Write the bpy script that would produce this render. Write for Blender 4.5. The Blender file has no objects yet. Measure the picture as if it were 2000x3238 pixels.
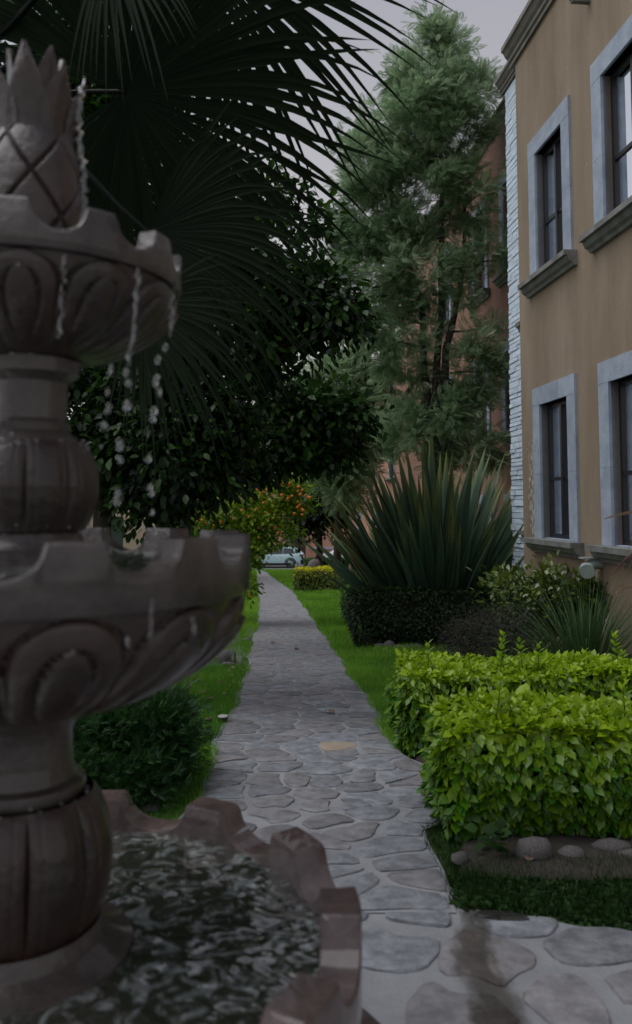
import bpy, bmesh, math, random
import numpy as np
from mathutils import Vector, Matrix

random.seed(7)
RNG = np.random.default_rng(11)
S = bpy.context.scene
COL = S.collection
R_ = math.radians
PI = math.pi

# ------------------------------------------------------------------ camera
CAMZ = 1.30
FPX = 2518.0            # focal length in photo pixels (28 mm on a 36 mm tall frame)
PITCH = R_(4.0)
VH = 1597.0             # horizon row in the photo
CY0 = VH - FPX * math.tan(PITCH)
cam_d = bpy.data.cameras.new('camera')
cam = bpy.data.objects.new('camera', cam_d)
COL.objects.link(cam)
cam.location = (0, 0, CAMZ)
cam.rotation_euler = (PI / 2 + PITCH, 0, 0)
cam_d.sensor_fit = 'VERTICAL'
cam_d.sensor_height = 36.0
cam_d.sensor_width = 36.0 * 2000 / 3238
cam_d.lens = 28.0
cam_d.shift_y = (CY0 - 1619.0) / 3238.0
cam_d.clip_start = 0.05
cam_d.clip_end = 2000
cam_d.dof.use_dof = True
cam_d.dof.focus_distance = 6.5
cam_d.dof.aperture_fstop = 2.6
S.camera = cam

# ------------------------------------------------------------------ world, sun, exposure
SUN_EL, SUN_AZ = R_(64), R_(-95)      # azimuth from +Y, towards -X is negative
w = bpy.data.worlds.new('World')
S.world = w
w.use_nodes = True
nt = w.node_tree
nt.nodes.clear()
out = nt.nodes.new('ShaderNodeOutputWorld')
bg = nt.nodes.new('ShaderNodeBackground')
sky = nt.nodes.new('ShaderNodeTexSky')
sky.sky_type = 'NISHITA'
sky.sun_disc = False
sky.sun_elevation = SUN_EL
sky.sun_rotation = SUN_AZ
sky.altitude = 1800
sky.air_density = 1.0
sky.dust_density = 3.0
sky.ozone_density = 1.0
hs = nt.nodes.new('ShaderNodeHueSaturation')
hs.inputs['Saturation'].default_value = 0.65
mixc = nt.nodes.new('ShaderNodeMix')      # thin even cloud veil over the whole sky
mixc.data_type = 'RGBA'
mixc.inputs[7].default_value = (5.6, 5.15, 4.95, 1)
tcw = nt.nodes.new('ShaderNodeTexCoord'); sxw = nt.nodes.new('ShaderNodeSeparateXYZ'); mrw = nt.nodes.new('ShaderNodeMapRange')
mrw.inputs[1].default_value = 0.0; mrw.inputs[2].default_value = 0.9; mrw.inputs[3].default_value = 0.92; mrw.inputs[4].default_value = 0.1
nt.links.new(tcw.outputs['Generated'], sxw.inputs[0]); nt.links.new(sxw.outputs['Z'], mrw.inputs[0]); nt.links.new(mrw.outputs[0], mixc.inputs[0])
nt.links.new(sky.outputs[0], hs.inputs['Color'])
nt.links.new(hs.outputs[0], mixc.inputs[6])
nt.links.new(mixc.outputs[2], bg.inputs['Color'])
bg.inputs['Strength'].default_value = 0.10
nt.links.new(bg.outputs[0], out.inputs[0])

sl = bpy.data.lights.new('sun', 'SUN')
sl.energy = 1.5
sl.angle = R_(55)
sl.color = (1.0, 0.99, 0.97)
sun = bpy.data.objects.new('sun', sl)
COL.objects.link(sun)
sd = Vector((math.sin(SUN_AZ) * math.cos(SUN_EL), math.cos(SUN_AZ) * math.cos(SUN_EL), math.sin(SUN_EL)))
sun.rotation_euler = sd.to_track_quat('Z', 'Y').to_euler()
sun.location = (0, 0, 30)

S.view_settings.view_transform = 'Standard'
S.view_settings.look = 'None'
S.view_settings.gamma = 1
S.view_settings.use_curve_mapping = False
S.view_settings.exposure = 0.25
S.cycles.max_bounces = 6
S.cycles.transparent_max_bounces = 12

# ------------------------------------------------------------------ geometry of the place
def ray(u, v):
    xc, yc = (u - 1000) / FPX, -(v - CY0) / FPX
    cp, sp = math.cos(PITCH), math.sin(PITCH)
    return Vector((xc, cp - yc * sp, sp + yc * cp))

def P(u, v, Y):
    d = ray(u, v)
    return Vector((0, 0, CAMZ)) + d * (Y / d.y)

def gz(y):
    """ground falls gently away from the camera down to the street"""
    if y < 40: return -0.0516 * y
    if y < 55: return -2.064 - 0.0757 * (y - 40)
    return -3.2

def G(u, v):
    lo, hi = 0.5, 200.0
    for _ in range(60):
        m = (lo + hi) / 2
        p = P(u, v, m)
        if p.z > gz(m): lo = m
        else: hi = m
    p = P(u, v, lo)
    return Vector((p.x, p.y, gz(p.y)))

# ------------------------------------------------------------------ material helpers
MATS = {}
def mat(name, col, col2=None, rough=0.8, scale=6, detail=6, bump=0.0, bscale=30, metallic=0.0, spec=0.5,
        tint=False, transl=0.0, rnd=0.0, contrast=(0.35, 0.65), stretch=None, coat=0.0, tintcol=None):
    if name in MATS: return MATS[name]
    m = bpy.data.materials.new(name); MATS[name] = m
    m.use_nodes = True
    n = m.node_tree; N = n.nodes; L = n.links
    b = N['Principled BSDF']
    b.inputs['Roughness'].default_value = rough
    b.inputs['Metallic'].default_value = metallic
    b.inputs['Specular IOR Level'].default_value = spec
    b.inputs['Coat Weight'].default_value = coat
    tc = N.new('ShaderNodeTexCoord')
    src = tc.outputs['Object']
    if stretch:
        mp = N.new('ShaderNodeMapping'); mp.inputs['Scale'].default_value = stretch
        L.new(src, mp.inputs[0]); src = mp.outputs[0]
    c = None
    if col2 is not None:
        nz = N.new('ShaderNodeTexNoise'); nz.inputs['Scale'].default_value = scale
        nz.inputs['Detail'].default_value = detail; nz.inputs['Roughness'].default_value = 0.65
        L.new(src, nz.inputs['Vector'])
        rp = N.new('ShaderNodeValToRGB')
        rp.color_ramp.elements[0].position = contrast[0]; rp.color_ramp.elements[1].position = contrast[1]
        rp.color_ramp.elements[0].color = (*col, 1); rp.color_ramp.elements[1].color = (*col2, 1)
        L.new(nz.outputs[0], rp.inputs[0]); c = rp.outputs[0]
    if tint:
        at = N.new('ShaderNodeAttribute'); at.attribute_name = 'tint'
        mx = N.new('ShaderNodeMix'); mx.data_type = 'RGBA'
        if c is None: mx.inputs[6].default_value = (*col, 1)
        else: L.new(c, mx.inputs[6])
        mx.inputs[7].default_value = (*(tintcol or col), 1)
        L.new(at.outputs['Fac'], mx.inputs[0]); c = mx.outputs[2]
    if rnd:
        oi = N.new('ShaderNodeObjectInfo')
        mr = N.new('ShaderNodeMapRange'); mr.inputs[3].default_value = 1 - rnd; mr.inputs[4].default_value = 1 + rnd
        L.new(oi.outputs['Random'], mr.inputs[0])
        hv = N.new('ShaderNodeHueSaturation')
        L.new(mr.outputs[0], hv.inputs['Value'])
        if c is None: hv.inputs['Color'].default_value = (*col, 1)
        else: L.new(c, hv.inputs['Color'])
        c = hv.outputs[0]
    if c is None: b.inputs['Base Color'].default_value = (*col, 1)
    else: L.new(c, b.inputs['Base Color'])
    if bump:
        nb = N.new('ShaderNodeTexNoise'); nb.inputs['Scale'].default_value = bscale; nb.inputs['Detail'].default_value = 8
        nb.inputs['Roughness'].default_value = 0.65
        L.new(src, nb.inputs['Vector'])
        bp = N.new('ShaderNodeBump'); bp.inputs['Strength'].default_value = bump; bp.inputs['Distance'].default_value = 0.02 
        L.new(nb.outputs[0], bp.inputs['Height']); L.new(bp.outputs[0], b.inputs['Normal'])
    if transl:
        tr = N.new('ShaderNodeBsdfTranslucent')
        if c is None: tr.inputs[0].default_value = (*col, 1)
        else: L.new(c, tr.inputs[0])
        ms = N.new('ShaderNodeMixShader'); ms.inputs[0].default_value = transl
        L.new(b.outputs[0], ms.inputs[1]); L.new(tr.outputs[0], ms.inputs[2])
        L.new(ms.outputs[0], N['Material Output'].inputs[0])
    return m

def glass_mat(name, col, ior=1.33, rough=0.02):
    if name in MATS: return MATS[name]
    m = bpy.data.materials.new(name); MATS[name] = m
    m.use_nodes = True
    b = m.node_tree.nodes['Principled BSDF']
    b.inputs['Base Color'].default_value = (*col, 1)
    b.inputs['Transmission Weight'].default_value = 1.0
    b.inputs['IOR'].default_value = ior
    b.inputs['Roughness'].default_value = rough
    return m

# ------------------------------------------------------------------ object helpers
def tag(o, label=None, cat=None, group=None, kind=None):
    if label: o['label'] = label
    if cat: o['category'] = cat
    if group: o['group'] = group
    if kind: o['kind'] = kind
    return o

def link(name, me, m=None, parent=None):
    o = bpy.data.objects.new(name, me)
    COL.objects.link(o)
    if m is not None and len(me.materials) == 0: me.materials.append(m)
    if parent is not None:
        o.parent = parent
        o.matrix_parent_inverse = Matrix.Translation(-parent_loc(parent))
    return o

def parent_loc(p):
    v = Vector((0, 0, 0))
    while p is not None:
        v = v + p.location
        p = p.parent if p.parent and p.matrix_parent_inverse == Matrix.Identity(4) else None
    return v

def empty(name, loc=(0, 0, 0)):
    o = bpy.data.objects.new(name, None)
    o.empty_display_size = 0.1
    o.location = loc
    COL.objects.link(o)
    return o

def smooth(me, ang=None):
    me.polygons.foreach_set('use_smooth', np.ones(len(me.polygons), dtype=bool))
    if ang: me.set_sharp_from_angle(angle=R_(ang))
    me.update()

class MB:
    """a mesh being collected"""
    def __init__(s): s.v = []; s.f = []
    def add(s, vs, fs):
        o = len(s.v); s.v += [tuple(x) for x in vs]; s.f += [tuple(i + o for i in f) for f in fs]; return s
    def box(s, c, d, mtx=None, bevel=0):
        x, y, z = d[0] / 2, d[1] / 2, d[2] / 2
        vs = [Vector((a * x, b * y, e * z)) for a in (-1, 1) for b in (-1, 1) for e in (-1, 1)]
        if mtx is not None: vs = [mtx @ q for q in vs]
        c = Vector(c)
        return s.add([q + c for q in vs], [(0, 1, 3, 2), (4, 6, 7, 5), (0, 4, 5, 1), (2, 3, 7, 6), (0, 2, 6, 4), (1, 5, 7, 3)])
    def frame_box(s, o, e, n, t0, t1, a0, a1, z0, z1):
        """box in facade coordinates: t along e, a along n, z up"""
        vs = [Vector((*(o[:2]), 0)) + e * t + n * a + Vector((0, 0, z)) for t in (t0, t1) for a in (a0, a1) for z in (z0, z1)]
        return s.add(vs, [(0, 1, 3, 2), (4, 6, 7, 5), (0, 4, 5, 1), (2, 3, 7, 6), (0, 2, 6, 4), (1, 5, 7, 3)])
    def tube(s, pts, rads, seg=8, cap=True):
        pts = [Vector(p) for p in pts]
        if not hasattr(rads, '__len__'): rads = [rads] * len(pts)
        rings = []
        ref = Vector((0.3, 0.9, 0.2)).normalized()
        for i, p in enumerate(pts):
            d = (pts[min(i + 1, len(pts) - 1)] - pts[max(i - 1, 0)])
            if d.length < 1e-9: d = Vector((0, 0, 1))
            d.normalize()
            a = d.cross(ref)
            if a.length < 0.05: a = d.cross(Vector((1, 0, 0)))
            a.normalize(); b = d.cross(a)
            rings.append([p + (a * math.cos(2 * PI * k / seg) + b * math.sin(2 * PI * k / seg)) * rads[i] for k in range(seg)])
        vs = [q for r in rings for q in r]
        fs = []
        for i in range(len(pts) - 1):
            for k in range(seg):
                k2 = (k + 1) % seg
                fs.append((i * seg + k, i * seg + k2, (i + 1) * seg + k2, (i + 1) * seg + k))
        if cap:
            fs.append(tuple(range(seg))[::-1]); fs.append(tuple((len(pts) - 1) * seg + k for k in range(seg)))
        return s.add(vs, fs)
    def rings(s, rows, closed=True, cap0=False, cap1=False):
        n = len(rows[0]); vs = [q for r in rows for q in r]; fs = []
        for i in range(len(rows) - 1):
            for k in range(n if closed else n - 1):
                k2 = (k + 1) % n
                fs.append((i * n + k, i * n + k2, (i + 1) * n + k2, (i + 1) * n + k))
        if cap0: fs.append(tuple(range(n))[::-1])
        if cap1: fs.append(tuple((len(rows) - 1) * n + k for k in range(n)))
        return s.add(vs, fs)
    def mesh(s, name, sm=None):
        me = bpy.data.meshes.new(name)
        me.from_pydata(s.v, [], s.f)
        me.update()
        if sm: smooth(me, sm)
        return me
    def build(s, name, m, parent=None, sm=None):
        return link(name, s.mesh(name, sm), m, parent)

def np_mesh(name, V, F, tint=None, sm=False):
    V = np.asarray(V, dtype=np.float32); F = np.asarray(F, dtype=np.int32)
    k = F.shape[1]
    me = bpy.data.meshes.new(name)
    me.vertices.add(len(V)); me.vertices.foreach_set('co', V.ravel())
    me.loops.add(F.size); me.loops.foreach_set('vertex_index', F.ravel())
    me.polygons.add(len(F)); me.polygons.foreach_set('loop_start', np.arange(0, F.size, k, dtype=np.int32))
    me.update(calc_edges=True)
    if tint is not None:
        a = me.attributes.new('tint', 'FLOAT', 'POINT')
        a.data.foreach_set('value', np.asarray(tint, dtype=np.float32))
    if sm: smooth(me)
    return me

def norm(a): return a / (np.linalg.norm(a, axis=-1, keepdims=True) + 1e-9)

def leaves(pos, dirs, ups, size, tv, tf, tint=None, width=None):
    """arrays of copies of a leaf template (y along the leaf, z its upper side)"""
    pos = np.asarray(pos, float); N = len(pos)
    y = norm(np.asarray(dirs, float)); z = np.asarray(ups, float)
    z = norm(z - (z * y).sum(1, keepdims=True) * y); x = np.cross(y, z)
    tv = np.asarray(tv, float); k = len(tv)
    size = np.broadcast_to(np.asarray(size, float), (N,))
    wd = np.ones(N) if width is None else np.broadcast_to(width, (N,))
    V = (pos[:, None, :] + size[:, None, None] * (tv[None, :, 0:1] * wd[:, None, None] * x[:, None, :] + tv[None, :, 1:2] * y[:, None, :] + tv[None, :, 2:3] * z[:, None, :]))
    F = (np.asarray(tf)[None, :, :] + (np.arange(N) * k)[:, None, None]).reshape(-1, len(tf[0]))
    T = None if tint is None else np.repeat(np.asarray(tint, float), k)
    return V.reshape(-1, 3), F, T

def join(parts):
    V, F, T = [], [], []; o = 0
    for v, f, t in parts:
        V.append(v); F.append(f + o); T.append(np.zeros(len(v)) if t is None else t); o += len(v)
    return np.concatenate(V), np.concatenate(F), np.concatenate(T)

# leaf templates (triangles)
T_OVAL_V = [(0, 0, 0), (-.2, .25, .05), (.2, .25, .05), (-.26, .55, .04), (.26, .55, .04), (0, .3, 0), (0, .6, -.01), (0, 1, -.08)]
T_OVAL_F = [(0, 5, 1), (0, 2, 5), (1, 5, 3), (5, 6, 3), (2, 4, 5), (5, 4, 6), (3, 6, 7), (6, 4, 7)]
T_SLIM_V = [(0, 0, 0), (-.13, .4, .03), (.13, .4, .03), (0, .45, 0), (0, 1, -.1)]
T_SLIM_F = [(0, 3, 1), (0, 2, 3), (1, 3, 4), (3, 2, 4)]
T_BLADE_V = [(-.02, 0, 0), (.02, 0, 0), (-.015, .55, .03), (.015, .55, .03), (0, 1, .16)]
T_BLADE_F = [(0, 1, 2), (1, 3, 2), (2, 3, 4)]
def feather(n=9, lw=.062, ll=.31):
    V = [(-.008, 0, 0), (.008, 0, 0), (0, 1, -.12)]; F = [(0, 1, 2)]
    for i in range(n):
        y = .12 + .82 * i / (n - 1); l = ll * (1 - .55 * abs(i / (n - 1) - .4) * 1.6)
        for sgn in (-1, 1):
            o = len(V); zz = -.12 * y * y
            V += [(0, y - lw * .5, zz), (sgn * l * .55, y + l * .32 - lw * .5, zz + .02), (sgn * l * .5, y + l * .38 + lw * .5, zz + .02), (sgn * l, y + l * .62, zz - .03)]
            F += [(o, o + 1, o + 2) if sgn > 0 else (o, o + 2, o + 1), (o + 1, o + 3, o + 2)]
    return V, F
FEA_V, FEA_F = feather()
def rand_unit(n):
    return norm(RNG.normal(size=(n, 3)))

# ------------------------------------------------------------------ materials
M_STUCCO = mat('tan_stucco', (.22, .162, .108), (.34, .272, .205), .9, 1.5, 9, .35, 60, stretch=(1.6, 1.6, .35), contrast=(.3, .72))
M_ORANGE = mat('orange_stucco', (.21, .1, .07), (.33, .19, .14), .9, .9, 7, .2, 50, stretch=(1, 1, .35), contrast=(.3, .7))
M_PINK = mat('pink_stucco', (.42, .2, .14), (.5, .28, .2), .9, .8, 6, .15, 50)
M_BEIGE = mat('beige_stucco', (.45, .36, .26), (.5, .42, .32), .9, .8, 6, .15, 50)
M_WHITEBRICK = mat('white_painted_brick', (.6, .71, .84), (.68, .78, .89), .8, 14, 5, .5, 60, rnd=.07)
M_FRAME = mat('grey_cut_stone', (.27, .325, .415), (.39, .45, .545), .75, 5, 9, .35, 45, rnd=.06)
M_SILL = mat('weathered_sill_stone', (.13, .135, .125), (.24, .245, .24), .8, 6, 8, .3, 45)
M_CORN = mat('cornice_stone', (.15, .14, .13), (.24, .22, .2), .8, 4, 8, .3, 45)
M_SASH = mat('dark_window_metal', (.015, .015, .02), rough=.4)
M_PANE = mat('window_glass', (.05, .06, .07), rough=.03, spec=1.0, coat=.6)
M_CURT = mat('pale_curtain', (.68, .74, .8), (.78, .82, .86), .8, 5, 3)
M_BLIND = mat('cream_blind', (.85, .81, .7), (.88, .85, .76), .6, 8, 2)
M_STONE = mat('wet_cantera_stone', (.015, .012, .011), (.1, .08, .075), .24, 7, 10, .4, 42, contrast=(.3, .72), coat=.35)
M_STONE2 = mat('wet_cantera_red', (.011, .007, .006), (.06, .034, .028), .22, 7, 10, .4, 42, contrast=(.28, .74), coat=.35)
M_BASIN = mat('wet_pink_cantera', (.045, .029, .028), (.145, .098, .094), .16, 6, 10, .45, 34, contrast=(.3, .7), coat=.6)
M_MORTAR = mat('path_mortar', (.225, .234, .252), (.325, .335, .355), .85, 3.5, 9, .5, 55)
M_FLAG = [mat('flagstone_grey', (.13, .138, .155), (.265, .28, .31), .72, 15, 10, .45, 50, rnd=.2),
          mat('flagstone_mauve', (.155, .15, .16), (.28, .272, .285), .72, 14, 10, .45, 50, rnd=.18),
          mat('flagstone_tan', (.29, .235, .18), (.35, .29, .23), .75, 7, 8, .4, 50, rnd=.15),
          mat('flagstone_slate', (.105, .112, .128), (.225, .235, .255), .7, 16, 10, .5, 50, rnd=.2)]
M_LAWN = mat('lawn_soil', (.022, .045, .01), (.06, .13, .018), .95, 3, 10, .8, 40)
M_SOIL = mat('bed_soil', (.028, .023, .018), (.06, .052, .042), .95, 8, 9, .9, 35)
M_ASPH = mat('street_asphalt', (.11, .11, .115), (.15, .15, .155), .85, 4, 8, .3, 60)
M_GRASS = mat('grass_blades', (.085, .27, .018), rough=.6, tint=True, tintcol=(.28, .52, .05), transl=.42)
M_GRASS2 = mat('shade_clover', (.012, .035, .008), rough=.6, spec=.2, tint=True, tintcol=(.03, .075, .014), transl=.25)  # hedge shadow over the corner lawn is darkened into this leaf colour
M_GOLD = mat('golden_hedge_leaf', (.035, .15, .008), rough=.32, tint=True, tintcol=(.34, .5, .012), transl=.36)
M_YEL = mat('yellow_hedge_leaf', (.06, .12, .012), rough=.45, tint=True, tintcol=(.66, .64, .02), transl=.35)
M_DARKH = mat('dark_hedge_leaf', (.01, .024, .009), rough=.6, spec=.25, tint=True, tintcol=(.03, .07, .016), transl=.15)
M_BRIGHTH = mat('bright_hedge_leaf', (.04, .12, .012), rough=.45, tint=True, tintcol=(.1, .24, .02), transl=.3)
M_GLOSS = mat('glossy_shrub_leaf', (.02, .055, .014), rough=.22, tint=True, tintcol=(.16, .22, .03), transl=.2, coat=.3)
M_PURP = mat('heather_leaf', (.022, .026, .014), rough=.7, tint=True, tintcol=(.06, .045, .045), transl=.15)
M_FERN = mat('feathery_bush_leaf', (.012, .05, .012), rough=.5, tint=True, tintcol=(.04, .14, .02), transl=.25)
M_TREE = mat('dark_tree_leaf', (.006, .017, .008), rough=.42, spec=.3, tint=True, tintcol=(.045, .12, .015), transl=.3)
M_FEATH = mat('silver_feather_leaf', (.14, .26, .11), rough=.4, tint=True, tintcol=(.44, .58, .36), transl=.45)
M_ORT = mat('orange_tree_leaf', (.09, .23, .018), rough=.4, tint=True, tintcol=(.46, .58, .035), transl=.58)
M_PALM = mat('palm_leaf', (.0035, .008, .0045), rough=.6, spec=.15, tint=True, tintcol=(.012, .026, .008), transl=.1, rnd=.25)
M_FLAX = mat('flax_leaf', (.05, .105, .075), rough=.35, tint=True, tintcol=(.24, .26, .04), transl=.12, rnd=.3)
M_FLAXO = mat('flax_leaf_old', (.06, .06, .02), rough=.45, tint=True, tintcol=(.3, .14, .03), transl=.15, rnd=.3)
M_BARK = mat('bark', (.03, .024, .02), (.07, .058, .05), .9, 8, 8, .8, 30, stretch=(3, 3, .7))
M_TWIG = mat('hedge_twigs', (.008, .012, .005), (.022, .024, .012), .95, 30, 6, .8, 60)
M_FRUIT = mat('mandarin_skin', (.6, .13, .015), (.7, .22, .03), .4, 4, 3, .15, 200)
M_ROCK = mat('garden_rock', (.07, .066, .064), (.19, .18, .175), .85, 9, 9, .6, 25, rnd=.2)
M_DEAD = mat('dead_leaf', (.09, .055, .035), (.22, .16, .11), .7, 6, 3, rnd=.3)
M_GCLUMP = mat('ornamental_grass', (.03, .075, .025), rough=.5, tint=True, tintcol=(.08, .15, .05), transl=.25)
M_PLUME = mat('grass_plume', (.4, .3, .2), rough=.8, tint=True, tintcol=(.55, .42, .3), transl=.3)
M_PLUMER = mat('grass_plume_purple', (.22, .1, .1), rough=.8, tint=True, tintcol=(.34, .2, .2), transl=.3)
M_WATERD = glass_mat('water_drop', (.95, .97, 1.0)); M_WATERD.node_tree.nodes['Principled BSDF'].inputs['Transmission Weight'].default_value = .94
M_PVC = mat('grey_green_pipe', (.3, .37, .36), (.36, .42, .41), .45, 5, 3)
M_BLACKP = mat('black_plastic', (.012, .012, .013), rough=.45)
M_TYRE = mat('tyre_rubber', (.02, .02, .02), rough=.8)
M_ALLOY = mat('alloy_rim', (.5, .5, .52), rough=.3, metallic=.9)
M_CARGLASS = mat('car_glass', (.02, .03, .035), rough=.04, spec=.9, coat=.5)
M_LAMP = mat('tail_lamp', (.25, .02, .015), rough=.2)

# peeling paint and rain streaks on the tan wall
def peel_mat():
    m = M_STUCCO; n = m.node_tree; N = n.nodes; L = n.links
    b = N['Principled BSDF']; old = b.inputs['Base Color'].links[0].from_socket
    geo = N.new('ShaderNodeNewGeometry'); sx = N.new('ShaderNodeSeparateXYZ'); L.new(geo.outputs['Position'], sx.inputs[0])
    nz = N.new('ShaderNodeTexNoise'); nz.inputs['Scale'].default_value = 17; nz.inputs['Detail'].default_value = 6; nz.inputs['Distortion'].default_value = .5
    mp = N.new('ShaderNodeMapping'); mp.inputs['Scale'].default_value = (1, 1.6, .7)
    L.new(geo.outputs['Position'], mp.inputs[0]); L.new(mp.outputs[0], nz.inputs['Vector'])
    def win(sock, a, b_, c, d):
        up = N.new('ShaderNodeMapRange'); up.interpolation_type = 'SMOOTHSTEP'; up.inputs[1].default_value = a; up.inputs[2].default_value = b_
        dn = N.new('ShaderNodeMapRange'); dn.interpolation_type = 'SMOOTHSTEP'; dn.inputs[1].default_value = c; dn.inputs[2].default_value = d; dn.inputs[3].default_value = 1; dn.inputs[4].default_value = 0
        L.new(sock, up.inputs[0]); L.new(sock, dn.inputs[0])
        mu = N.new('ShaderNodeMath'); mu.operation = 'MULTIPLY'; L.new(up.outputs[0], mu.inputs[0]); L.new(dn.outputs[0], mu.inputs[1]); return mu.outputs[0]
    wy = win(sx.outputs['Y'], 9.28, 9.5, 9.62, 9.75); wz = win(sx.outputs['Z'], .6, 1.1, 1.7, 2.4)
    mu = N.new('ShaderNodeMath'); mu.operation = 'MULTIPLY'; L.new(wy, mu.inputs[0]); L.new(wz, mu.inputs[1])
    th = N.new('ShaderNodeMath'); th.operation = 'MULTIPLY_ADD'; th.inputs[1].default_value = .2; L.new(mu.outputs[0], th.inputs[0]); L.new(nz.outputs[0], th.inputs[2])
    gt = N.new('ShaderNodeMapRange'); gt.inputs[1].default_value = .735; gt.inputs[2].default_value = .75; L.new(th.outputs[0], gt.inputs[0])
    mx = N.new('ShaderNodeMix'); mx.data_type = 'RGBA'; mx.inputs[7].default_value = (.5, .5, .5, 1)
    L.new(gt.outputs[0], mx.inputs[0]); L.new(old, mx.inputs[6]); L.new(mx.outputs[2], b.inputs['Base Color'])
peel_mat()

# ------------------------------------------------------------------ ground, street
def sheet(name, ys, xf, dz, m, label=None):
    mb = MB(); rows = []
    for y in ys:
        xs = xf(y)
        rows.append([(x, y, gz(y) + dz) for x in xs])
    mb.rings(rows, closed=False)
    o = mb.build(name, m); tag(o, label, None, None, 'structure'); return o
ys = list(np.arange(-30, 56, 1.0)) + [55, 70, 90, 140, 300]
sheet('ground', sorted(set(float(y) for y in ys)), lambda y: [-200, -40, -12, -4, 0, 4, 12, 40, 200], 0, M_LAWN, 'sloping garden ground under lawn')
# street
mb = MB(); mb.rings([[(-60, 55.6, -3.195), (60, 55.6, -3.195)], [(-60, 63.5, -3.195), (60, 63.5, -3.195)]], closed=False)
tag(mb.build('street', M_ASPH), 'grey street at the end of the path', kind='structure')
mb = MB(); mb.box((0, 55.45, -3.14), (120, .3, .14)); tag(mb.build('kerb', M_MORTAR), 'pale kerb along the near side of the street', kind='structure')
mb = MB(); mb.box((0, 64.6, -3.14), (120, 2.2, .12)); tag(mb.build('pavement', M_MORTAR), 'pavement across the street', kind='structure')

# ------------------------------------------------------------------ path
LPX = [(811, 1801), (812, 1840), (815, 1880), (814, 1985), (797, 2030), (791, 2080), (738, 2229), (701, 2300), (667, 2395), (628, 2505)]
RPX = [(828, 1801), (853, 1819), (890, 1845), (927, 1870), (978, 1931), (1024, 2000), (1066, 2060), (1107, 2125), (1158, 2199), (1200, 2265), (1232, 2334), (1262, 2365)]
Lw = [G(*p) for p in LPX]; Rw = [G(*p) for p in RPX]
Lw.sort(key=lambda p: p.y); Rw.sort(key=lambda p: p.y)
Ly = np.array([2.0] + [p.y for p in Lw]); Lx = np.array([Lw[0].x - .12] + [p.x for p in Lw])
extraR = [(2.75, .53), (2.98, .51), (G(1395, 2707).y, G(1395, 2707).x), (3.79, G(1336, 2591).x), (3.86, .62), (4.85, .64), (5.05, .56)]
rr = extraR + [(p.y, p.x) for p in Rw if p.y > 5.1]
Ry = np.array([a for a, _ in rr]); Rx = np.array([b for _, b in rr])
YEND = 55.2
def Lf(y): return float(np.interp(y, Ly, Lx)) + (0.03 * math.sin(y * 3.1) + .02 * math.sin(y * 7.7 + 1) if y < 30 else 0) * .6
def Rf(y): return float(np.interp(y, Ry, Rx)) + (0.03 * math.sin(y * 2.7 + 2) + .02 * math.sin(y * 8.3) if y < 30 else 0) * .6
pys = list(np.arange(2.93, 12, .12)) + list(np.arange(12, YEND, .8)) + [YEND]
path = sheet('path', pys, lambda y: list(np.linspace(Lf(y), Rf(y), 5)), .010, M_MORTAR, 'flagstone garden path running down to the street')
# plaza round the fountain
def plaza_edge(x): return float(np.interp(x, [-6, -.45, -.4, .5, .53, .72, 1.09, 6], [3.3, 3.3, 3.35, 3.35, 2.98, 2.93, 2.74, 2.4]))
mb = MB(); rows = []
for x in list(np.linspace(-5, -.5, 10)) + [-.45, -.4, -.2, .1, .3, .5, .53, .6, .72, .9, 1.09, 1.5, 2, 3, 5]:
    ye = plaza_edge(x); rows.append([(x, y, gz(y) + .006) for y in (-5, -2, 0, 1, 2, 2.5, ye)])
mb.rings(rows, closed=False)
plaza = mb.build('plaza', M_MORTAR); tag(plaza, 'flagstone paving round the foot of the fountain', kind='structure')

def clip(poly, n, c):
    """keep the part of a 2D polygon with n.p <= c"""
    outp = []
    for i in range(len(poly)):
        a, b = poly[i], poly[(i + 1) % len(poly)]
        da, db = n[0] * a[0] + n[1] * a[1] - c, n[0] * b[0] + n[1] * b[1] - c
        if da <= 0: outp.append(a)
        if da * db < 0:
            t = da / (da - db); outp.append((a[0] + (b[0] - a[0]) * t, a[1] + (b[1] - a[1]) * t))
    return outp
def cells(seeds, box, gap):
    seeds = np.array(seeds); res = []
    for i, s in enumerate(seeds):
        x0, x1, y0, y1 = box
        poly = [(x0, y0), (x1, y0), (x1, y1), (x0, y1)]
        d = np.linalg.norm(seeds - s, axis=1); idx = np.argsort(d)[1:16]
        for j in idx:
            q = seeds[j]; nv = q - s; l = np.linalg.norm(nv)
            if l < 1e-6: continue
            nv = nv / l; g = gap * random.uniform(.6, 1.5)
            poly = clip(poly, nv, float(nv @ ((q + s) / 2)) - g / 2)
            if len(poly) < 3: break
        res.append(poly if len(poly) >= 3 else None)
    return res
def roundpoly(poly, it=2, jit=.0):
    # drop short edges, add jitter on long edges, then cut corners
    p = []
    for i in range(len(poly)):
        a, b = poly[i], poly[(i + 1) % len(poly)]
        l = math.hypot(b[0] - a[0], b[1] - a[1])
        p.append(a)
        if l > .14:
            t = random.uniform(.4, .6); nx, ny = -(b[1] - a[1]) / l, (b[0] - a[0]) / l; k = random.uniform(-jit, jit)
            p.append((a[0] + (b[0] - a[0]) * t + nx * k, a[1] + (b[1] - a[1]) * t + ny * k))
    for _ in range(it):
        q = []
        for i in range(len(p)):
            a, b = p[i], p[(i + 1) % len(p)]
            q.append((a[0] * .8 + b[0] * .2, a[1] * .8 + b[1] * .2)); q.append((a[0] * .2 + b[0] * .8, a[1] * .2 + b[1] * .8))
        p = q
    return p
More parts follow.
